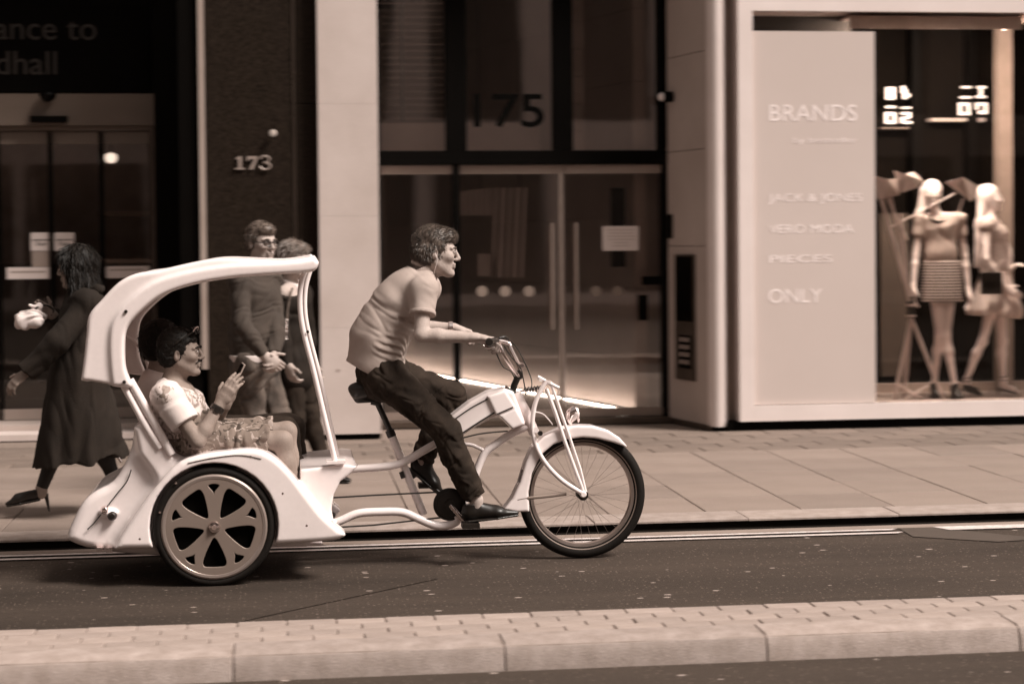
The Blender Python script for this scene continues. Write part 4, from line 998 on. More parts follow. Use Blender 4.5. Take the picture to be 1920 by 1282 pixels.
def shoe(name, ankle, heel, toe, m, parent, w=.042, up=(0,0,1), heelh=.025, point=.018, h=.0045, ankle_h=.05):
    ankle, heel, toe = Vector(ankle), Vector(heel), Vector(toe); d = (toe-heel).normalized(); up = (Vector(up)-d*d.dot(Vector(up))).normalized(); lat = up.cross(d)
    L = (toe-heel).length; v = Vol(h)
    v.limb(heel+d*.045+up*.045, heel+d*L*.65+up*.030, (w*.78,.038), (w,.030), lat, .02)
    v.limb(heel+d*L*.62+up*.028, toe-d*.015+up*.014, (w,.029), (point,.014), lat, .02)
    v.limb(heel+d*.05+up*.05, heel+d*.055+up*.09, (w*.75,.045), (.036,.044), lat, .02)
    v.limb(heel+d*L*.35+up*.065, heel+d*L*.6+up*.045, .028, .022, lat, .02)
    v.cut(heel+up*.010, -up); top = heel+d*.055+up*(.055+ankle_h)
    v.cut(top, up)
    s_ = vobj(name, v, m, parent)
    v = Vol(h); v.limb(heel+d*.03+up*.004, heel+d*L*.62+up*.004, (w*.8,.010), (w+.003,.009), lat, .01); v.limb(heel+d*L*.6+up*.004, toe-d*.012+up*.004, (w+.003,.009), (point,.008), lat, .01)
    if heelh: v.limb(heel+d*.025-up*heelh*.4, heel+d*.055-up*heelh*.4, (w*.75,heelh*.7), (w*.75,heelh*.7), lat, .006)
    vobj('sole', v, m_blackp, s_)
    return s_
def tufts(name, vm, n, L, r, m, parent, flow, seed=1, lift=.35, zmin=None, keep=None):
    """short tapered locks growing from the surface of a hair mass"""
    me = vm.data; rg = random.Random(seed); bm = bmesh.new(); nv = len(me.vertices)
    for _ in range(n):
        vx = me.vertices[rg.randrange(nv)]; p = vx.co.copy(); nr = vx.normal.copy()
        if keep and not keep(p): continue
        d = flow(p); d = (d-nr*d.dot(nr)); d = (d.normalized() if d.length > 1e-3 else nr.orthogonal())+nr*lift*rg.uniform(.2,1.2)+Vector((rg.uniform(-.35,.35),rg.uniform(-.35,.35),rg.uniform(-.35,.35)))
        d.normalize(); l = L*rg.uniform(.6,1.3); b = nr.orthogonal(); m1 = p+d*l*.5+nr*l*.12; e = p+d*l
        tube(bm, [p-nr*r*.5, m1, e], [r, r*.75, r*.12], seg=3, sm=1)
    o = fin(name, bm, m, parent, 60); o['kind'] = 'stuff'; return o

class Person:
    """J: joints in metres; f: which way the chest faces; hf/hu: head forward and up"""
    def __init__(s, root, J, f, hf, hu=(0,0,1), h=.005, hs=1.0, build=1.0, nose=1.0, neckr=.052):
        s.r = root; s.J = {k: Vector(q) for k, q in J.items()}; s.h = h; s.hs = hs; s.b = build; s.nose = nose; s.neckr = neckr
        s.lat = (s.J['shL']-s.J['shR']).normalized(); s.fr = frame(hf, hu)
    def torso(s, v, o, wa=(.145,.100), ch=(.160,.112), pe=(.160,.108), k=.05):
        J, b = s.J, s.b; T = lambda r: (r[0]*b+o, r[1]*b+o)
        v.limb(J['pel'], J['wai'], T(pe), T(wa), s.lat, k); v.limb(J['wai'], J['che'], T(wa), T(ch), s.lat, k)
        up = (J['nec']-J['che']).normalized(); m = (J['shL']+J['shR'])/2
        v.limb(J['che'], J['nec']-up*.07, T(ch), T((.11,.080)), s.lat, k)
        for sd in 'LR':
            v.limb(J['che']*.5+J['sh'+sd]*.5+up*.0, J['sh'+sd], .078*b+o, .058*b+o, k=.045)
            v.limb(J['nec']-up*.035, J['sh'+sd]+up*.01, .045*b+o, .045*b+o, k=.045)
    def arm(s, v, sd, o, t0=0, t1=2, r=(.047,.037,.035,.025), k=.015, flare=0):
        J, b = s.J, s.b; A, B, C = J['sh'+sd], J['el'+sd], J['wr'+sd]
        if t0 < 1:
            e = min(t1, 1); v.limb(A.lerp(B, t0), A.lerp(B, e), r[0]*b+o, r[0]*b+(r[1]-r[0])*b*e+o+flare, k=k)
        if t1 > 1:
            e = t1-1; M = B.lerp(C, .3); v.limb(B, M if e > .3 else B.lerp(C, e), r[2]*b+o, (r[2]+.003)*b+o, k=k)
            if e > .3: v.limb(M, B.lerp(C, e), (r[2]+.003)*b+o, r[2]*b+(r[3]-r[2])*b*e+o+flare, k=k)
    def leg(s, v, sd, o, t1=2, r=(.088,.056,.056,.038), k=.03, cuff=0):
        J, b = s.J, s.b; A, B, C = J['hi'+sd], J['kn'+sd], J['an'+sd]; e = min(t1, 1)
        v.limb(A, A.lerp(B, e), r[0]*b+o, r[0]*b+(r[1]-r[0])*b*e+o+(cuff if t1 <= 1 else 0), k=k)
        if t1 > 1:
            e = t1-1; bk = (s.lat.cross(C-B)).normalized(); 
            if bk.dot((B-A)) > 0: bk = -bk
            M = B.lerp(C, .32)+bk*.012
            v.limb(B, M, r[1]*b+o, (r[2]+.002)*b+o, k=k); v.limb(M, B.lerp(C, e), (r[2]+.002)*b+o, r[2]*b+(r[3]-r[2])*b*e+o+cuff, k=k)
    def hem(s, v, p, d, w=.13):
        d = Vector(d).normalized(); f, l, u = frame(d, d.orthogonal()); v.box(Vector(p)+d*.060, (.060, w, w), Rm(f, l, u), .002, .003, '-')
    def body(s, m, hands=None, legs=2, face=True, eye=True):
        v = Vol(s.h); J = s.J
        s.torso(v, -.006); 
        for sd in 'LR':
            s.arm(v, sd, -.004 if not hands else 0); v.limb(J['hi'+sd], J['pel'], .075*s.b, .08*s.b, k=.03)
            s.leg(v, sd, -.008); v.limb(J['an'+sd], J['an'+sd]+Vector((0,0,-.03)), .034, .034, k=.02)
        q = head_prims(v, J['hea'], s.fr, s.hs, s.nose, face=face)
        v.limb(J['nec']-Vector((0,0,.02)), q(-.018,0,-.045), s.neckr*1.08, s.neckr, k=.025)
        v.limb(J['nec'], q(.012,0,-.075), s.neckr*.9, s.neckr*.72, k=.02)
        if hands:
            for sd, a in hands.items(): hand_prims(v, J['wr'+sd], *a[0], **a[1])
        o = vobj('body', v, m, s.r)
        if face and eye: eyes(s.r, J['hea'], s.fr, s.hs, s.r); mouth(J['hea'], s.fr, s.hs, s.r)
        return o
    def hq(s, x, y, z):
        f, l, u = s.fr; return s.J['hea']+(f*x+l*y+u*z)*s.hs
    def hair(s, m, top=.014, side=.010, back=.0, fringe=.0, nz=.004, name='hair', extra=None, h=None):
        v = Vol(h or min(s.h, .0045)); f, l, u = s.fr; R = Rm(f, l, u); c = s.hs
        v.ell(s.hq(-.016, 0, .040), [t*c for t in (.100+side, .076+side, .090+top)], R, .02)
        v.ell(s.hq(-.035, 0, -.01), [t*c for t in (.075+side, .070+side, .070)], R, .03)
        if fringe: v.ell(s.hq(.055, 0, .085), [t*c for t in (.045, .055, .030+fringe)], R, .025)
        if extra: extra(v, s)
        v.box(s.hq(.115, 0, -.035), [t*c for t in (.070,.12,.088)], R, .02, .012, '-')     # clear the face
        for y in (-1, 1): v.ell(s.hq(.004, y*.085, -.018), [t*c for t in (.020,.016,.032)], R, .006, '-')
        v.cut(s.hq(-.02, 0, -.085), -u-f*.3)
        v.noise(folds(nz, 95, 5, (1,1,.5)))
        return vobj(name, v, m, s.r)

# ---------------------------------------------------------------- the rider
m_polo = mat('polo_pique', .33, .85, var=.06, scale=5, bump=.2, bscale=260, fine=.08)
m_jean = mat('dark_denim', .024, .9, var=.5, scale=9, bump=.25, bscale=220, fine=.3, spec=.12)
m_hair1 = mat('brown_hair', .035, .5, var=.6, scale=45, stretch=(1,1,.4), L2=.075)
m_leather = mat('black_leather', .007, .38, var=.3, scale=20, spec=.4)
rd = empty('person', at(712, 690, YC), 'man in a grey polo shirt and dark jeans leaning forward to pedal the rickshaw', 'person')
J = dict(pel=at(716,694,YC), wai=at(710,634,YC), che=at(754,575,YC), nec=at(798,512,YC), hea=at(817,474,YC-.02),
  shR=at(794,545,YC-.185), shL=at(800,540,YC+.185), elR=at(790,628,YC-.27), wrR=at(893,633,9.20), elL=at(770,612,YC+.30), wrL=at(852,615,9.75),
  hiR=at(722,706,YC-.085), hiL=at(728,702,YC+.085), knR=at(837,806,YC-.115), anR=at(893,937,YC-.13), knL=at(849,742,YC+.12), anL=at(789,868,YC+.13))
P1 = Person(rd, J, (1,0,0), (1,-.10,-.06), (.06,.05,1), h=.0044, hs=1.06, build=1.0)
hands = {'R': (((1,.05,-.12),(-.1,0,-1),(0,1,0)), dict(curl=(38,62,50), s=1.02, thumb=(.5,.7,.6))),
         'L': (((1,.08,-.25),(-.1,0,-1),(0,-1,0)), dict(curl=(38,62,50), s=1.02, thumb=(.5,.7,.6)))}
P1.body(m_skin, hands); brow(J['hea'], P1.fr, 1.06, rd, m_hair1)
v = Vol(.005)
P1.torso(v, .012, wa=(.150,.126), ch=(.160,.122), pe=(.160,.112)); v.limb(at(722,600,YC), at(760,548,YC), (.145,.118), (.145,.110), (0,1,0), .06); v.limb(at(706,650,YC), at(702,680,YC), (.16,.128), (.165,.140), (0,1,0), .03)
for sd in 'LR': P1.arm(v, sd, .016, 0, .56, k=.03, flare=.006); P1.hem(v, P1.J['sh'+sd].lerp(P1.J['el'+sd],.53), P1.J['el'+sd]-P1.J['sh'+sd])
v.cut(at(715,693,YC), Vector((.22,0,-1))); v.cut(at(640,668,YC), Vector((-.52,0,-.85)))
v.cut(J['nec']+Vector((-.005,0,.012)), Vector((.25,0,1)))
v.noise(folds(.0055, 17, 3, (1,.5,1.7))); v.noise(folds(.0022, 38, 8, (1,.5,1)))
def waistfold(X, Y, Z):
    c = at(735,650,YC); d = np.sqrt(((X-c.x)/.12)**2+((Z-c.z)/.10)**2); w = np.clip(1-d, 0, 1)
    return (.010*w*np.sin((Z*1.0+X*.55+.06*np.sin(Y*18))*2*math.pi/.042)).astype(np.float32)
v.noise(waistfold)
polo = vobj('polo_shirt', v, m_polo, rd)
# sleeve cuffs and collar
for sd in 'LR':
    A, B = J['sh'+sd], J['el'+sd]; v = Vol(.0045); v.limb(A.lerp(B,.50), A.lerp(B,.56), .0695, .0690, k=.01); v.cut(A.lerp(B,.56), B-A); v.cut(A.lerp(B,.475), A-B); vobj('cuff', v, m_polo, polo)
v = Vol(.0042); n_ = J['nec']
v.limb(n_+Vector((-.02,0,.012)), n_+Vector((.004,0,.040)), (.080,.074), (.072,.066), (0,1,0), .01); v.limb(n_+Vector((-.03,0,.02)), n_+Vector((.03,0,-.03)), (.088,.07), (.080,.03), (0,1,0), .02)
v.limb(n_+Vector((-.03,0,.0)), n_+Vector((.015,0,.08)), (.064,.060), (.062,.055), (0,1,0), .004, '-'); v.cut(n_+Vector((.0,0,.042)), (-.45,0,1)); vobj('collar', v, m_polo, polo)
n2 = n_+Vector((.012,0,.022)); tb('collar_fold', [n2+Vector((.068*math.cos(a)-.01, .064*math.sin(a), -.030*math.cos(a)+.012)) for a in np.linspace(0,2*math.pi,16,endpoint=False)], .017, m_polo, polo, closed=True, sm=3, flat=.55, fdir=(.3,0,1), seg=10)
v = Vol(.005)
v.limb(J['pel']+Vector((-.01,0,.03)), J['pel']+Vector((.0,0,-.04)), (.160,.120), (.165,.125), (0,1,0), .04)
for sd in 'LR':
    v.limb(J['pel'], J['hi'+sd], .11, .105, k=.04); P1.leg(v, sd, .008, 2.0, r=(.098,.060,.058,.050), k=.03, cuff=.002); P1.hem(v, J['kn'+sd].lerp(J['an'+sd],.95), J['an'+sd]-J['kn'+sd])
v.cut(at(700,672,YC), (-.1,0,1)); v.cut(J['knR'].lerp(J['anR'],.96), J['anR']-J['knR']) if False else None
v.noise(folds(.0055, 27, 12, (1,1,1.7))); v.noise(folds(.0032, 58, 4))
jn = vobj('jeans', v, m_jean, rd)
v = Vol(.005); v.limb(J['pel']+Vector((-.012,0,.030)), J['pel']+Vector((-.010,0,.045)), (.168,.128), (.168,.128), (0,1,0), .01); v.cut(J['pel']+Vector((0,0,.058)), (0,0,1)); v.cut(J['pel']+Vector((0,0,.020)), (0,0,-1)); vobj('belt', v, m_leather, rd)
shoe('shoe', J['anR'], at(866,979,YC-.13), at(974,966,YC-.13), m_leather, rd, up=(.1,0,1), heelh=.03, point=.014, ankle_h=.035)
shoe('shoe', J['anL'], at(762,874,YC+.13), at(832,936,YC+.13), m_leather, rd, up=(.5,0,1), heelh=.03, point=.016, ankle_h=.045)
h1 = P1.hair(m_hair1, top=.006, side=.006, fringe=.006, nz=.003)
hc = J['hea']
tufts('hair_locks', h1, 3800, .017, .0014, m_hair1, h1, keep=lambda p: abs((p-P1.hq(.004,-.085,-.016)).length) > .018*1.06, flow=lambda p: Vector((p.x-hc.x+.06, (p.y-hc.y)*.6, (.05 if p.z > hc.z+.05 else -.09))), seed=4, lift=.32)
wq = J['wrL']; fd = (J['wrL']-J['elL']).normalized()
lt('wristwatch', [(.030,-.012),(.036,-.010),(.036,.010),(.030,.012)], wq-fd*.02, m_chrome, rd, 'X', 24)
tb('earphone_lead', [P1.hq(.0,-.085,-.005), P1.hq(.01,-.088,-.04), P1.hq(.0,-.075,-.09), n_+Vector((.04,-.07,.0))], .002, m_paper, rd, seg=5)

# ---------------------------------------------------------------- near passenger
m_hairb = mat('black_hair', .006, .55, var=.5, scale=60, spec=.18)
def printmat(name, La, Lb, Lc, scale):
    m = mat(name, La, .85, var=.05, scale=4, bump=.2, bscale=200); t = m.node_tree; N = t.nodes; K = t.links; p = N['Principled BSDF']; src = p.inputs['Base Color'].links[0].from_socket
    tc = N.new('ShaderNodeTexCoord')
    for k, (L, sc_, lo) in enumerate(((Lb, scale, .56), (Lc, scale*1.6, .60))):
        n = N.new('ShaderNodeTexNoise'); n.inputs['Scale'].default_value = sc_; n.inputs['Detail'].default_value = 2; n.inputs['Distortion'].default_value = 1.5
        r = N.new('ShaderNodeMapRange'); r.inputs[1].default_value = lo-.015; r.inputs[2].default_value = lo+.015; mp = N.new('ShaderNodeMapping'); mp.inputs['Location'].default_value = (k*3.1, 0, k)
        mx = N.new('ShaderNodeMix'); mx.data_type = 'RGBA'; mx.inputs[7].default_value = sep(L)
        K.new(tc.outputs['Object'], mp.inputs[0]); K.new(mp.outputs[0], n.inputs['Vector']); K.new(n.outputs[0], r.inputs[0]); K.new(r.outputs[0], mx.inputs[0]); K.new(src, mx.inputs[6]); src = mx.outputs[2]
    K.new(src, p.inputs['Base Color']); return m
m_tee = printmat('printed_tee', .55, .28, .16, 17); m_teeplain = mat('pale_cotton', .60, .85, var=.06, scale=4, bump=.2, bscale=200)
m_camo = printmat('camo_cotton', .15, .05, .32, 15)
Y1 = 9.23
p2 = empty('person', at(365, 815, Y1), 'moustached man in a pale patterned tee holding up a phone in the rickshaw', 'person')
J = dict(pel=at(360,812,Y1), wai=at(345,785,Y1), che=at(330,748,Y1), nec=at(322,717,Y1), hea=at(338,662,Y1-.02),
  shR=at(313,745,Y1-.175), shL=at(338,742,Y1+.165), elR=at(371,828,9.00), wrR=at(413,757,9.06), elL=at(395,812,9.42), wrL=at(424,756,9.27),
  hiR=at(372,822,Y1-.085), hiL=at(376,820,Y1+.085), knR=at(530,826,Y1-.10), anR=at(562,952,Y1-.10), knL=at(538,808,Y1+.13), anL=at(560,952,Y1+.10))
P2 = Person(p2, J, (1,0,0), (1,-.13,.03), (-.02,0,1), h=.0044, hs=.99, build=.96, nose=1.0)
hands = {'R': (((.52,-.05,.85),(.45,.75,.1),(-.3,.5,.2)), dict(curl=(10,18,14), s=1.0, thumb=(.6,.8,.4))),
         'L': (((.35,-.1,.93),(.5,-.75,.1),(-.3,-.5,.2)), dict(curl=(10,20,15), s=1.0, thumb=(.5,.8,.4)))}
P2.body(m_skin2, hands); brow(J['hea'], P2.fr, 1.03, p2, m_hairb)
v = Vol(.005); P2.torso(v, .012, wa=(.145,.110), ch=(.150,.105), pe=(.160,.115))
v.cut(J['nec']+Vector((0,0,.012)), (.5,0,1)); v.cut(J['elR']+Vector((0,0,-.02)), (0,0,-1)); v.noise(folds(.0045, 17, 21, (1,.6,1.4))); v.noise(folds(.0022, 40, 3))
vobj('tee_shirt', v, m_tee, p2)
for sd in 'LR':
    A, B = J['sh'+sd], J['el'+sd]; v = Vol(.005); v.limb(A.lerp(B,-.02)+(J['che']-A)*.10, A.lerp(B,.60), .083, .073, k=.02); v.cut(A.lerp(B,.58), B-A); v.noise(folds(.004, 26, 9, (1.5,1,1))); vobj('sleeve', v, m_teeplain, p2)
v = Vol(.005); v.limb(J['pel']+Vector((0,0,.02)), J['pel']+Vector((.02,0,-.03)), (.168,.13), (.17,.13), (0,1,0), .04)
for sd in 'LR':
    v.limb(J['pel'], J['hi'+sd], .11, .105, k=.04); P2.leg(v, sd, .006, .86, r=(.085,.068,.06,.05), k=.008, cuff=.002); P2.hem(v, J['hi'+sd].lerp(J['kn'+sd],.82), J['kn'+sd]-J['hi'+sd])
v.noise(folds(.009, 24, 31, (1.6,1,.8))); v.noise(folds(.004, 50, 5)); vobj('shorts', v, m_camo, p2)
for sd in 'RL':
    a = J['an'+sd]; shoe('shoe', a, a+Vector((-.07,0,-.09)), a+Vector((.19,0,-.09)), m_paper, p2, heelh=0, point=.03, h=.006)
h2 = P2.hair(m_hairb, top=.006, side=.005, nz=.0015); hc2 = J['hea'].copy()
tufts('hair_locks', h2, 1500, .010, .0014, m_hairb, h2, lambda p: Vector((.1,0,.03 if p.z > hc2.z+.06 else -.1)), 9, .4)
v = Vol(.003); f_, l_, u_ = P2.fr
v.limb(P2.hq(.103,-.001,-.040), P2.hq(.084,-.034,-.052), .0062, .003, k=.004); v.limb(P2.hq(.103,.001,-.040), P2.hq(.084,.034,-.052), .0062, .003, k=.004); vobj('moustache', v, m_hairb, p2)
tb('beard_shadow', [P2.hq(.092,0,-.079), P2.hq(.094,0,-.088)], .005, m_hairb, p2, sm=1)
# sunglasses pushed up into the hair
sg_ = tb('sunglasses', [P2.hq(-.02,-.086,.045), P2.hq(.045,-.080,.085), P2.hq(.080,-.062,.108)], .0028, m_blackp, p2, seg=6)
for y in (-.034, .034):
    bm = bmesh.new(); bmesh.ops.create_uvsphere(bm, u_segments=16, v_segments=8, radius=1); T = Matrix(((f_.x,l_.x,u_.x,0),(f_.y,l_.y,u_.y,0),(f_.z,l_.z,u_.z,0),(0,0,0,1)))
    bm.transform(Matrix.Translation(P2.hq(.078,y,.112)) @ T @ Matrix.Rotation(math.radians(-35),4,'Y') @ Matrix.Diagonal((.006,.028,.022,1))); fin('lens', bm, m_bgloss if y < 0 else m_bgloss, sg_, 60)
tb('lens_frame', [P2.hq(.080,-.062,.108), P2.hq(.090,-.034,.128), P2.hq(.084,0,.125), P2.hq(.090,.034,.128), P2.hq(.08,.062,.108)], .003, m_chrome, sg_, seg=6)
fa = (J['wrR']-J['elR']).normalized(); wp = J['wrR']-fa*.03
bm = bmesh.new(); 
tb('wristwatch', [wp-fa*.012, wp+fa*.012], .036, m_blackp, p2, sm=1, seg=20)
tb('watch_face', [wp+Vector((.0,-.030,.0)), wp+Vector((.002,-.040,.0))], .017, m_blackp, p2, sm=1, seg=16); bm.free()
ph = empty('phone', at(444,700,9.14), 'smartphone held up in the hands of the moustached passenger', 'phone')
pd_ = (at(455,684,9.14)-at(428,740,9.14)).normalized(); c = at(446,704,9.13)
v = Vol(.003); fr_ = frame(pd_, (-.86,-.25,.5)); v.box(c, (.068,.035,.0045), Rm(*fr_), .004); vobj('phone_case', v, mat('phone_back', .30, .25, var=.05), ph)
v = Vol(.003); v.box(c+fr_[2]*.0042, (.062,.031,.002), Rm(*fr_), .001); vobj('screen', v, m_bgloss, ph)

# ---------------------------------------------------------------- far passenger
Y2 = 9.66
p3_ = empty('person', at(340, 815, Y2), 'dark haired man in a plain pale shirt and dark trousers on the far seat', 'person')
J = dict(pel=at(345,812,Y2), wai=at(322,785,Y2), che=at(300,748,Y2), nec=at(296,700,Y2), hea=at(306,650,Y2),
  shR=at(285,735,Y2-.17), shL=at(305,732,Y2+.165), elR=at(330,806,9.50), wrR=at(400,800,9.52), elL=at(345,800,9.84), wrL=at(415,796,9.78),
  hiR=at(362,820,Y2-.085), hiL=at(362,820,Y2+.085), knR=at(532,812,Y2-.09), anR=at(560,940,Y2-.09), knL=at(540,806,Y2+.12), anL=at(563,940,Y2+.10))
P3 = Person(p3_, J, (1,0,0), (1,.35,-.02), (0,0,1), h=.0055, hs=1.02, build=1.05)
hands = {k: (((1,0,-.1),(0,0,-1),(0,(1 if k=='R' else -1),0)), dict(curl=(20,25,20), s=1.0)) for k in 'RL'}
P3.body(m_skin2, hands)
v = Vol(.0055); P3.torso(v, .014, wa=(.150,.120), ch=(.162,.115), pe=(.160,.120))
for sd in 'LR': P3.arm(v, sd, .018, 0, .6, k=.03, flare=.012)
v.cut(J['nec']+Vector((0,0,.012)), (.25,0,1)); v.cut(J['pel'], (0,0,-1)); v.noise(folds(.005, 17, 41, (1,.6,1.4))); vobj('tee_shirt', v, m_teeplain, p3_)
v = Vol(.0055); v.limb(J['pel']+Vector((0,0,.02)), J['pel']+Vector((.02,0,-.03)), (.168,.13), (.17,.13), (0,1,0), .04)
for sd in 'LR': v.limb(J['pel'], J['hi'+sd], .11, .105, k=.04); P3.leg(v, sd, .010, 1.95, r=(.095,.072,.062,.05), k=.03)
v.noise(folds(.006, 20, 33)); vobj('trousers', v, m_jean, p3_)
for sd in 'RL':
    a = J['an'+sd]; shoe('shoe', a, a+Vector((-.07,0,-.09)), a+Vector((.19,0,-.09)), m_leather, p3_, heelh=0, point=.03, h=.007)
h3 = P3.hair(m_hairb, top=.014, side=.008, nz=.003); hc3 = J['hea'].copy()
tufts('hair_locks', h3, 500, .014, .0026, m_hairb, h3, lambda p: Vector((.1,0,-.1)), 9, .4)
def gz(p, z): p = Vector(p); p.z = z; return p

# ---------------------------------------------------------------- man with glasses on the pavement
m_knit = mat('grey_sweater', .036, .9, var=.15, scale=6, bump=.4, bscale=180, fine=.25)
m_jean2 = mat('faded_denim', .045, .85, var=.5, scale=9, bump=.3, bscale=200, fine=.4, L2=.085)
m_hair2 = mat('fair_hair', .06, .55, var=.5, scale=50, stretch=(1,1,.4), L2=.10)
Y3 = 11.9
p4_ = empty('person', gz(at(480, 860, Y3), PZ), 'man in glasses and a grey sweater walking along the pavement in faded jeans', 'person')
J = dict(pel=at(476,678,Y3), wai=at(474,628,Y3), che=at(476,556,Y3), nec=at(481,506,Y3), hea=at(490,456,Y3-.03),
  shR=at(450,530,Y3-.15), shL=at(507,526,Y3+.14), elR=at(455,612,Y3-.27), wrR=at(497,668,Y3-.30), elL=at(520,608,Y3-.02), wrL=at(514,668,Y3-.20),
  hiR=at(464,690,Y3-.07), hiL=at(490,690,Y3+.07), knR=at(478,785,Y3-.10), anR=gz(at(452,850,Y3-.08), PZ+.12), knL=at(522,778,Y3+.05), anL=gz(at(534,855,Y3+.07), PZ+.10))
P4 = Person(p4_, J, (.85,-.5,0), (.62,-.78,-.06), (0,0,1), h=.0052, hs=1.06, build=1.0)
hands = {'R': (((.75,-.1,-.55),(.3,.7,-.3),(.4,.2,.6)), dict(curl=(35,45,35), s=1.05)), 'L': (((.1,-.75,-.5),(-.6,-.2,-.2),(-.2,-.2,.6)), dict(curl=(35,45,35), s=1.05))}
P4.body(m_skin, hands); brow(J['hea'], P4.fr, 1.08, p4_, m_hair2)
v = Vol(.0055); P4.torso(v, .014, wa=(.140,.122), ch=(.150,.108), pe=(.150,.118))
for sd in 'LR': P4.arm(v, sd, .014, 0, 1.95, k=.025); P4.hem(v, J['el'+sd].lerp(J['wr'+sd],.92), J['wr'+sd]-J['el'+sd], .05)
v.cut(at(476,672,Y3), (0,0,-1)); v.cut(J['nec']+Vector((0,0,.01)), (.1,-.1,1)); v.noise(folds(.007, 16, 51, (1,1,1.3))); v.noise(folds(.003, 36, 2)); vobj('sweater', v, m_knit, p4_)
v = Vol(.005); v.limb(J['pel']+Vector((0,0,.03)), J['pel']+Vector((0,0,-.01)), (.176,.144), (.173,.140), P4.lat, .02); v.cut(at(476,684,Y3), (.15,0,-1)); v.cut(at(476,664,Y3), (0,0,1)); vobj('shirt_hem', v, m_teeplain, p4_)
v = Vol(.0045); v.limb(J['nec']+Vector((-.004,.01,-.01)), J['nec']+Vector((.01,0,.035)), .078, .068, k=.02); v.limb(J['nec'], J['nec']+Vector((.02,-.02,.09)), .058, .056, k=.004, op='-'); v.cut(J['nec']+Vector((0,0,.028)), (.4,-.5,1)); vobj('shirt_collar', v, m_teeplain, p4_)
v = Vol(.006); v.limb(J['pel']+Vector((0,0,.03)), J['pel']+Vector((0,0,-.04)), (.165,.128), (.168,.13), P4.lat, .04)
for sd in 'LR': v.limb(J['pel'], J['hi'+sd], .105, .105, k=.04); P4.leg(v, sd, .008, 2.0, r=(.095,.064,.060,.056), k=.03, cuff=.004); P4.hem(v, J['kn'+sd].lerp(J['an'+sd],.97), J['an'+sd]-J['kn'+sd], .08)
v.noise(folds(.008, 22, 61, (1,1,1.8))); v.noise(folds(.003, 44, 7)); vobj('jeans', v, m_jean2, p4_)
shoe('shoe', J['anR'], J['anR']+Vector((-.08,.03,-.075)), J['anR']+Vector((.16,-.08,-.10)), m_leather, p4_, heelh=0, point=.03, h=.007)
shoe('shoe', J['anL'], J['anL']+Vector((-.07,.04,-.09)), J['anL']+Vector((.19,-.06,-.09)), m_leather, p4_, heelh=0, point=.03, h=.007)
h4 = P4.hair(m_hair2, top=.008, side=.005, fringe=.003, nz=.002); hc4 = J['hea'].copy()
tufts('hair_locks', h4, 1600, .014, .0017, m_hair2, h4, lambda p: Vector((.08,-.03,.05 if p.z > hc4.z+.06 else -.1)), 14, .4)
gl = tb('glasses', [P4.hq(.0,-.084,.012), P4.hq(.06,-.078,.010), P4.hq(.098,-.062,.008)], .0030, m_blackp, p4_, seg=6)
for y in (-.033, .033):
    pts = [P4.hq(.106-abs(y+.024*math.cos(a))*.12, y+.027*math.cos(a), .004+.017*math.sin(a)) for a in np.linspace(0, 2*math.pi, 14, endpoint=False)]
    tb('glasses_rim', pts, .0032, m_blackp, gl, seg=6, sm=2, closed=True)
tb('bridge', [P4.hq(.106,-.008,.010), P4.hq(.109,0,.012), P4.hq(.106,.008,.010)], .0030, m_blackp, gl, seg=6)

# ---------------------------------------------------------------- woman behind him
m_darkknit = mat('black_knit', .012, .9, var=.3, scale=8, bump=.3, bscale=160, spec=.2)
m_hair3 = mat('ash_hair', .06, .5, var=.45, scale=60, stretch=(1,1,.25), L2=.12)
Y4 = 12.25
p5_ = empty('person', gz(at(555, 860, Y4), PZ), 'brown haired woman in black with a beaded strap walking behind the man in glasses', 'person')
J = dict(pel=at(552,682,Y4), wai=at(548,625,Y4), che=at(547,568,Y4), nec=at(546,528,Y4), hea=at(551,487,Y4-.03),
  shR=at(530,552,Y4-.14), shL=at(568,550,Y4+.12), elR=at(527,625,Y4-.17), wrR=at(540,684,Y4-.24), elL=at(578,625,Y4+.18), wrL=at(580,680,Y4+.05),
  hiR=at(545,695,Y4-.06), hiL=at(562,695,Y4+.06), knR=at(556,785,Y4-.06), anR=gz(at(540,855,Y4-.06), PZ+.13), knL=at(584,778,Y4+.05), anL=gz(at(610,856,Y4+.05), PZ+.10))
P5 = Person(p5_, J, (.8,-.5,0), (.90,-.42,-.12), (0,0,1), h=.0055, hs=.98, build=.88, neckr=.045)
hands = {k: (((.25,-.2,-.9),(.5,.5,0),(.3,-.6,.1)), dict(curl=(30,40,30), s=.95)) for k in 'RL'}
P5.body(m_skin, hands)
v = Vol(.006); P5.torso(v, .012, wa=(.13,.10), ch=(.145,.115), pe=(.155,.11))
for sd in 'LR': P5.arm(v, sd, .014, 0, 1.92, k=.03)
v.limb(J['pel']+Vector((0,0,.02)), J['pel']+Vector((0,0,-.06)), (.17,.135), (.18,.14), P5.lat, .03); v.cut(J['nec']+Vector((0,0,-.02)), (.5,-.5,1)); v.noise(folds(.006, 17, 71)); vobj('coat', v, m_darkknit, p5_)
v = Vol(.006)
for sd in 'LR': v.limb(J['pel'], J['hi'+sd], .10, .10, k=.04); P5.leg(v, sd, .006, 1.97, r=(.095,.060,.058,.042), k=.03)
v.noise(folds(.004, 24, 72)); vobj('trousers', v, m_jean, p5_)
for sd in 'RL': shoe('shoe', J['an'+sd], J['an'+sd]+Vector((-.07,.03,-.085)), J['an'+sd]+Vector((.17,-.06,-.095)), m_leather, p5_, heelh=0, point=.026, h=.007)
def longhair(v, s):
    v.limb(s.hq(-.05,.0,.02), s.hq(-.055,0,-.10), (.07,.055), (.075,.04), s.fr[1], .03)
h5 = P5.hair(m_hair3, top=.010, side=.006, fringe=.006, nz=.004, extra=longhair)
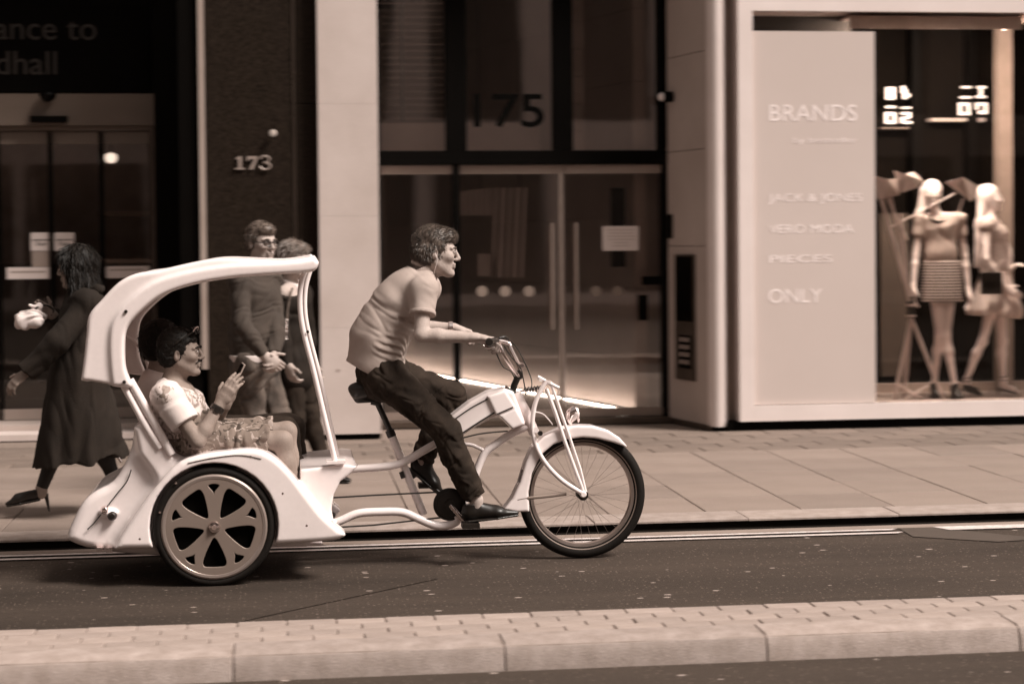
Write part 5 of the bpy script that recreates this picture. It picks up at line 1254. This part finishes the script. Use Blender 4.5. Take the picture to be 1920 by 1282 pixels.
hc5 = J['hea'].copy(); tufts('hair_locks', h5, 1500, .03, .0017, m_hair3, h5, lambda p: Vector((-.05,-.02,-.1)), 15, .3)
v = Vol(.005); v.limb(J['nec']+Vector((0,.0,.0)), J['nec']+Vector((.035,-.03,-.05)), .066, .05, k=.02); v.limb(J['nec']+Vector((.0,0,.0)), J['nec']+Vector((.02,-.01,.1)), .050, .05, k=.004, op='-'); v.cut(J['nec']+Vector((0,0,.02)), (.3,-.4,1)); vobj('blouse_collar', v, m_teeplain, p5_)
st_ = tb('shoulder_strap', [at(548,540,Y4-.17), at(540,575,Y4-.21), at(537,610,Y4-.22), at(534,648,Y4-.21)], .007, m_hair2, p5_, seg=6)
for i in range(9): 
    bm = bmesh.new(); bmesh.ops.create_icosphere(bm, subdivisions=1, radius=.0095, matrix=Matrix.Translation(at(537.5-.3*i, 600+5.2*i, Y4-.235))); fin('bead', bm, m_chrome if i % 2 else m_teeplain, st_, 60)

# ---------------------------------------------------------------- woman in a long coat walking left
m_coat = mat('loden_coat', .014, .95, var=.25, scale=5, bump=.35, bscale=140, fine=.25, spec=.2)
m_tight = mat('black_tights', .008, .6, spec=.3)
Y5 = 11.1
p6_ = empty('person', gz(at(120, 968, Y5), PZ), 'long haired woman in a long dark coat and high heels striding left', 'person')
J = dict(pel=at(150,706,Y5), wai=at(155,650,Y5), che=at(160,590,Y5), nec=at(157,545,Y5), hea=at(143,502,Y5),
  shL=at(165,570,Y5-.15), shR=at(158,568,Y5+.15), elL=at(110,640,Y5-.24), wrL=at(47,700,Y5-.22), elR=at(120,630,Y5+.22), wrR=at(98,590,Y5+.10),
  hiL=at(150,720,Y5-.07), hiR=at(150,720,Y5+.07), knL=at(122,815,Y5-.06), anL=at(78,915,Y5-.06), knR=at(180,830,Y5+.06), anR=at(222,915,Y5+.07))
P6 = Person(p6_, J, (-1,0,0), (-1,.25,-.12), (-.08,0,1), h=.0058, hs=1.0, build=.92, neckr=.046)
hands = {'L': (((-.75,-.1,-.65),(.3,.5,-.4),(-.5,0,.5)), dict(curl=(15,25,20), s=.95)), 'R': (((-.7,0,.5),(0,-1,0),(0,0,1)), dict(curl=(35,45,30), s=.95))}
P6.body(m_skin3, hands)
v = Vol(.007); P6.torso(v, .024, wa=(.155,.125), ch=(.16,.12), pe=(.17,.15), k=.06)
for sd in 'LR': P6.arm(v, sd, .018, 0, 1.93, k=.03, flare=.020); P6.hem(v, J['el'+sd].lerp(J['wr'+sd],.95), J['wr'+sd]-J['el'+sd], .07)
v.limb(J['pel']+Vector((0,0,.05)), at(146,868,Y5), (.19,.17), (.25,.255), (0,1,0), .05)
v.limb(at(160,760,Y5), at(196,872,Y5+.05), (.18,.13), (.22,.16), (0,1,0), .05); v.cut(at(146,862,Y5), (.0,0,-1)+np.array((-.16,0,0)) if False else (.10,0,-1)); v.cut(J['nec']+Vector((0,0,.03)), (-.3,0,1))
def drape(X, Y, Z):
    w = np.clip((.95-Z)/.5, 0, 1); a = X*34+Y*13+3*np.sin(Z*3.0); return (.013*w*np.sin(a*.7)+.006*w*np.sin(a*1.7+1)).astype(np.float32)
v.noise(drape); v.noise(folds(.009, 13, 81, (1,1,.6))); v.noise(folds(.003, 34, 82)); coat = vobj('coat', v, m_coat, p6_)
v = Vol(.006); v.limb(J['nec']+Vector((-.07,-.05,.0)), J['nec']+Vector((.09,-.09,.01)), .022, .026, k=.02); v.limb(J['nec']+Vector((.09,-.09,.01)), J['nec']+Vector((.09,.09,.01)), .026, .026, k=.02); v.noise(folds(.004, 22, 83)); vobj('coat_collar', v, m_coat, coat)
v = Vol(.006)
for sd in 'LR': P6.leg(v, sd, .002, 2.0, r=(.08,.052,.052,.036), k=.03)
vobj('tights', v, m_tight, p6_)
def heel_shoe(an, heel, toe):
    s_ = shoe('high_heel_shoe', an, heel, toe, m_leather, p6_, w=.034, up=(.5,0,1), heelh=0, point=.012, h=.006, ankle_h=.01)
    tb('stiletto', [heel+Vector((.01,0,.03)), heel+Vector((.028,0,-.075))], [.014,.005], m_leather, s_, sm=1)
heel_shoe(J['anL'], at(83,935,Y5-.06), at(10,950,Y5-.06)); heel_shoe(J['anR'], at(235,938,Y5+.07), at(170,960,Y5+.07))
def lh(v, s):
    v.limb(s.hq(-.04,0,.03), s.hq(-.06,.0,-.12), (.085,.075), (.085,.055), s.fr[1], .03); v.limb(s.hq(-.06,0,-.10), s.hq(-.085,0,-.21), (.085,.05), (.06,.035), s.fr[1], .03)
v = Vol(.005); R_ = Rm(*P6.fr); v.ell(P6.hq(-.016,0,.04), (.112,.090,.104), R_); lh(v, P6); v.limb(P6.hq(.0,.055,.03), P6.hq(-.01,.08,-.15), .045, .035, k=.03); v.limb(P6.hq(.0,-.055,.03), P6.hq(-.01,-.06,-.15), .045, .03, k=.03)
v.box(P6.hq(.135,0,-.03), (.07,.05,.09), R_, .02, .012, '-'); v.noise(folds(.004, 60, 84, (1,1,.25))); h6 = vobj('hair', v, m_hairb, p6_)
tufts('hair_locks', h6, 1200, .06, .0022, m_hairb, h6, lambda p: Vector((.02,0,-.1)), 15, .05)
bg_ = empty('paper_bag', at(58,595,Y5+.02), 'crumpled white paper bag carried by the woman in the long coat', 'bag')
v = Vol(.005); v.limb(at(44,602,Y5+.02), at(66,600,Y5+.02), (.05,.055), (.055,.05), (0,1,0), .03); v.limb(at(60,590,Y5+.02), at(74,574,Y5+.04), .035, .018, k=.03); v.limb(at(56,572,Y5), at(84,594,Y5+.06), .012, .014, k=.01); v.noise(folds(.007, 40, 91, (1,1,1))); vobj('bag_body', v, m_paper, bg_)
tb('bag_handle', [at(66,578,Y5), at(84,572,Y5+.05), at(100,580,Y5+.08), at(96,592,Y5+.08)], .006, m_blackp, bg_)
# ================================================================= shop window figures
m_plas = mat('mannequin_plaster', .78, .4, var=.03, scale=3)
m_top = mat('ribbed_knit', .40, .9, var=.08, scale=4, bump=.4, bscale=90, stretch=(1,1,6))
def stripes(name, La, Lb, per):
    m = mat(name, La, .85, var=.02); t = m.node_tree; N = t.nodes; K = t.links; p = N['Principled BSDF']
    tc = N.new('ShaderNodeTexCoord'); s_ = N.new('ShaderNodeSeparateXYZ'); K.new(tc.outputs['Object'], s_.inputs[0])
    a = N.new('ShaderNodeMath'); a.operation = 'MULTIPLY'; a.inputs[1].default_value = 1/per; K.new(s_.outputs[2], a.inputs[0])
    b = N.new('ShaderNodeMath'); b.operation = 'FRACT'; K.new(a.outputs[0], b.inputs[0]); c = N.new('ShaderNodeMath'); c.operation = 'GREATER_THAN'; c.inputs[1].default_value = .52; K.new(b.outputs[0], c.inputs[0])
    mx = N.new('ShaderNodeMix'); mx.data_type = 'RGBA'; mx.inputs[6].default_value = sep(La); mx.inputs[7].default_value = sep(Lb); K.new(c.outputs[0], mx.inputs[0]); K.new(mx.outputs[2], p.inputs['Base Color']); return m
m_str = stripes('striped_jersey', .62, .03, .0265); m_str2 = stripes('fine_striped_knit', .50, .30, .018)
ZD = zb1-.028
ym = 15.55
mq = empty('mannequin', gz(at(1765,750,ym), ZD), 'pale mannequin in a striped skirt, necklace and black ankle boots facing the street', 'mannequin')
J = dict(pel=at(1766,520,ym), wai=at(1762,475,ym), che=at(1760,425,ym), nec=at(1754,398,ym), hea=at(1748,364,ym-.02),
  shR=at(1726,412,ym), shL=at(1797,410,ym), elR=at(1717,478,ym-.02), wrR=at(1712,540,ym-.08), elL=at(1809,480,ym), wrL=at(1816,546,ym-.04),
  hiR=at(1752,528,ym), hiL=at(1782,528,ym), knR=at(1762,628,ym-.03), anR=gz(at(1752,712,ym+.08), ZD+.13), knL=at(1774,628,ym-.06), anL=gz(at(1790,712,ym-.10), ZD+.13))
M1 = Person(mq, J, (0,-1,0), (-.12,-1,-.03), (0,0,1), h=.0055, hs=.98, build=.80, neckr=.042)
hands = {'R': (((-.05,-.15,-1),(1,0,0),(0,-1,0)), dict(curl=(12,18,12), s=1.0)), 'L': (((.1,-.1,-1),(-1,0,0),(0,-1,0)), dict(curl=(12,18,12), s=1.0))}
M1.body(m_plas, hands, eye=False)
v = Vol(.0055); M1.torso(v, .018, wa=(.16,.115), ch=(.165,.12), pe=(.17,.12)); 
for sd in 'LR': M1.arm(v, sd, .014, 0, .40, k=.02, flare=.006)
v.cut(at(1762,492,ym), (0,0,-1)); v.cut(J['nec']+Vector((0,0,-.01)), (0,-.35,1)); v.noise(folds(.004, 20, 5, (1.5,1,.6))); vobj('knit_top', v, m_str2, mq)
v = Vol(.0055); v.limb(at(1766,495,ym), at(1766,560,ym), (.175,.125), (.185,.14), (1,0,0), .02); v.cut(at(1766,566,ym), (0,0,-1)); v.cut(at(1766,487,ym), (0,0,1)); vobj('skirt', v, m_str, mq)
nk = [M1.J['nec']+Vector((.075*math.sin(a), -.075-.03*math.cos(a), -.045-.045*math.cos(a))) for a in np.linspace(-1.9, 1.9, 15)]
for i, p in enumerate(nk):
    bm = bmesh.new(); bmesh.ops.create_icosphere(bm, subdivisions=1, radius=.011+.008*(1-abs(i-7)/7), matrix=Matrix.Translation(p)); fin('necklace_bead', bm, m_blackp, mq, 60)
for sd in 'RL':
    a = J['an'+sd]; s_ = shoe('ankle_boot', a, a+Vector((0,.06,-.10)), a+Vector((0,-.15,-.115)), m_leather, mq, w=.042, heelh=.03, point=.024, h=.006, ankle_h=.075)
v = Vol(.005); R_ = Rm(*M1.fr); v.ell(M1.hq(-.02,0,.035), (.098,.086,.098), R_)
v.limb(M1.hq(-.02,-.065,.03), M1.hq(.0,-.11,-.20), .035, .04, k=.03); v.limb(M1.hq(0,-.11,-.18), M1.hq(.01,-.14,-.50), .04, .028, k=.03); v.box(M1.hq(.12,0,-.03), (.075,.055,.10), R_, .02, .01, '-')
v.noise(folds(.004, 50, 12, (1,1,.2))); vobj('wig', v, m_plas, mq)
ym = 15.7
mq2 = empty('mannequin', gz(at(1870,745,ym), ZD), 'pale mannequin in a flared skirt turned right with a black clutch and strappy heels', 'mannequin')
J = dict(pel=at(1866,535,ym), wai=at(1862,490,ym), che=at(1862,440,ym), nec=at(1857,405,ym), hea=at(1855,372,ym),
  shR=at(1850,422,ym-.15), shL=at(1866,420,ym+.15), elR=at(1850,485,ym-.20), wrR=at(1886,540,ym-.22), elL=at(1890,470,ym+.10), wrL=at(1893,505,ym-.02),
  hiR=at(1866,545,ym-.06), hiL=at(1872,545,ym+.06), knR=at(1843,640,ym-.05), anR=gz(at(1812,725,ym-.02), ZD+.15), knL=at(1880,640,ym+.06), anL=gz(at(1881,722,ym+.02), ZD+.15))
M2 = Person(mq2, J, (1,-.2,0), (.95,-.3,0), (0,0,1), h=.0055, hs=.98, build=.80, neckr=.042)
hands = {'R': (((.8,-.2,-.5),(.2,1,-.2),(.5,-.2,.6)), dict(curl=(15,20,15), s=1.0)), 'L': (((.3,-.6,.4),(.3,0,-1),(-.3,0,.6)), dict(curl=(20,25,15), s=1.0))}
M2.body(m_plas, hands, eye=False)
v = Vol(.0055); M2.torso(v, .018, wa=(.16,.125), ch=(.165,.12), pe=(.17,.13)); v.cut(at(1862,512,ym), (0,0,-1)); v.cut(J['nec']+Vector((0,0,-.04)), (.35,0,1)); v.noise(folds(.005, 22, 15)); v.noise(folds(.003, 60, 6)); vobj('lace_top', v, mat('lace', .50, .8, var=.25, scale=45), mq2)
v = Vol(.006); v.limb(at(1866,515,ym), at(1865,580,ym), (.15,.13), (.24,.235), (0,1,0), .02); v.cut(at(1866,590,ym), (-.08,0,-1)); v.cut(at(1866,510,ym), (0,0,1))
v.noise(lambda X, Y, Z: (.02*np.clip((1.35-Z)/.3,0,1)*np.sin(np.arctan2(Y-15.7, X-J['pel'].x)*9)).astype(np.float32)); vobj('flared_skirt', v, mat('cream_fabric', .55, .85, var=.05), mq2)
for sd in 'RL':
    a = J['an'+sd]; s_ = shoe('strappy_heel', a, a+Vector((-.05,0,-.085)), a+Vector((.13,-.03,-.14)), m_leather if sd == 'R' else m_plas, mq2, w=.032, up=(.3,0,1), heelh=0, point=.018, h=.006, ankle_h=.005)
    tb('stiletto', [a+Vector((-.045,0,-.07)), a+Vector((-.05,0,-.145))], [.012,.005], m_leather, s_, sm=1)
    tb('ankle_strap', [a+Vector((.032*math.cos(t), .032*math.sin(t), .01*math.sin(t))) for t in np.linspace(0,2*math.pi,12,endpoint=False)], .005, m_leather, s_, seg=6, sm=2, closed=True)
    tb('ankle_strap', [a+Vector((.034*math.cos(t), .034*math.sin(t), .03+.012*math.sin(t+1))) for t in np.linspace(0,2*math.pi,12,endpoint=False)], .005, m_leather, s_, seg=6, sm=2, closed=True)
v = Vol(.005); R_ = Rm(*M2.fr); v.ell(M2.hq(-.02,0,.035), (.100,.086,.098), R_); v.limb(M2.hq(-.05,0,.0), M2.hq(-.09,-.02,-.25), (.075,.05), (.07,.035), M2.fr[1], .03); v.limb(M2.hq(-.09,-.02,-.22), M2.hq(-.12,-.03,-.62), (.07,.035), (.05,.02), M2.fr[1], .03)
v.box(M2.hq(.12,0,-.03), (.075,.065,.10), R_, .02, .01, '-'); v.noise(folds(.004, 50, 13, (1,1,.2))); vobj('wig', v, m_plas, mq2)
hb = empty('clutch_bag', at(1859,532,15.46), 'black clutch bag held at the hip of the right mannequin', 'bag')
v = Vol(.005); v.box(at(1859,532,15.45), (.098,.018,.092), None, .010); vobj('bag_body', v, m_leather, hb)
v = Vol(.005); v.box(at(1859,520,15.43), (.099,.008,.045), None, .005); vobj('bag_flap', v, m_leather, hb)
# wooden display tripod with folded paper shades
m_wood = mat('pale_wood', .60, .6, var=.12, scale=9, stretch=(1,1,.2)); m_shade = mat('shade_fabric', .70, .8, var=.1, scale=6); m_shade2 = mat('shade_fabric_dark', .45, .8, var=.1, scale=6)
yt = 15.25
tp = empty('display_tripod', gz(at(1711,750,yt), ZD), 'pale wooden tripod stand with turned collar and crossed laths in the shop window', 'display stand')
hub = at(1708,575,yt)
for a, b in (((1708,596),(1676,756)),((1708,596),(1770,750)),((1708,596),(1694,742)),((1686,722),(1744,756)),((1740,722),(1680,758))):
    q = gz(at(*b,yt+(.0 if b[0] in (1676,1770) else .14)), ZD+.01) if b[1] > 700 and a[1] < 600 else at(*b,yt-.02)
    tb('lath', [at(*a,yt), q], .016 if a[1] < 600 else .012, m_wood, tp, sm=1, seg=6)
for a, b, r in (((1706,566),(1652,370),.016),((1706,566),(1688,400),.012),((1706,566),(1666,345),.010),((1672,425),(1792,362),.010),((1700,450),(1664,372),.012),((1790,420),(1806,372),.007)):
    tb('lath', [at(*a,yt-.01), at(*b,yt-.01)], r, m_wood, tp, sm=1, seg=6)
tb('turned_collar', [at(1708,556+5*i,yt) for i in range(9)], [.030,.022,.036,.020,.034,.022,.036,.020,.030], m_blackp, tp, sm=3, seg=16)
for i, z_ in enumerate((572, 592)): tb('collar_ring', [at(1708,z_-2,yt), at(1708,z_+2,yt)], .040, m_wood, tp, sm=1, seg=16)
def shade(tris, label, y0):
    t = empty('origami_lantern', at(*tris[0][0][:2], y0), label, 'lamp shade')
    for k, tr in enumerate(tris):
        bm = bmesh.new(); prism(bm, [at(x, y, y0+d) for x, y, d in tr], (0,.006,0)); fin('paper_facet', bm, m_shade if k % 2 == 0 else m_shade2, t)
shade([[(1640,330,0),(1664,336,-.1),(1660,372,0)],[(1664,336,-.1),(1690,334,.02),(1686,366,0),(1660,372,0)],[(1640,330,0),(1660,372,0),(1645,374,.08)]], 'grey folded paper shade at the far left edge of the display window', yt)
shade([[(1676,320,.05),(1698,326,-.08),(1690,362,0)],[(1698,326,-.08),(1712,322,.0),(1732,340,.02),(1720,352,0)],[(1698,326,-.08),(1720,352,0),(1690,362,0)]], 'pale folded paper shade beside the head of the front mannequin', yt)
shade([[(1772,342,0),(1806,332,-.06),(1796,348,0)],[(1806,332,-.06),(1822,342,.03),(1820,378,0),(1796,348,0)],[(1772,342,0),(1796,348,0),(1820,378,0),(1800,362,.06)],[(1822,342,.03),(1834,348,.05),(1830,368,.05),(1820,378,0)]], 'pointed paper shade between the two mannequins', yt)
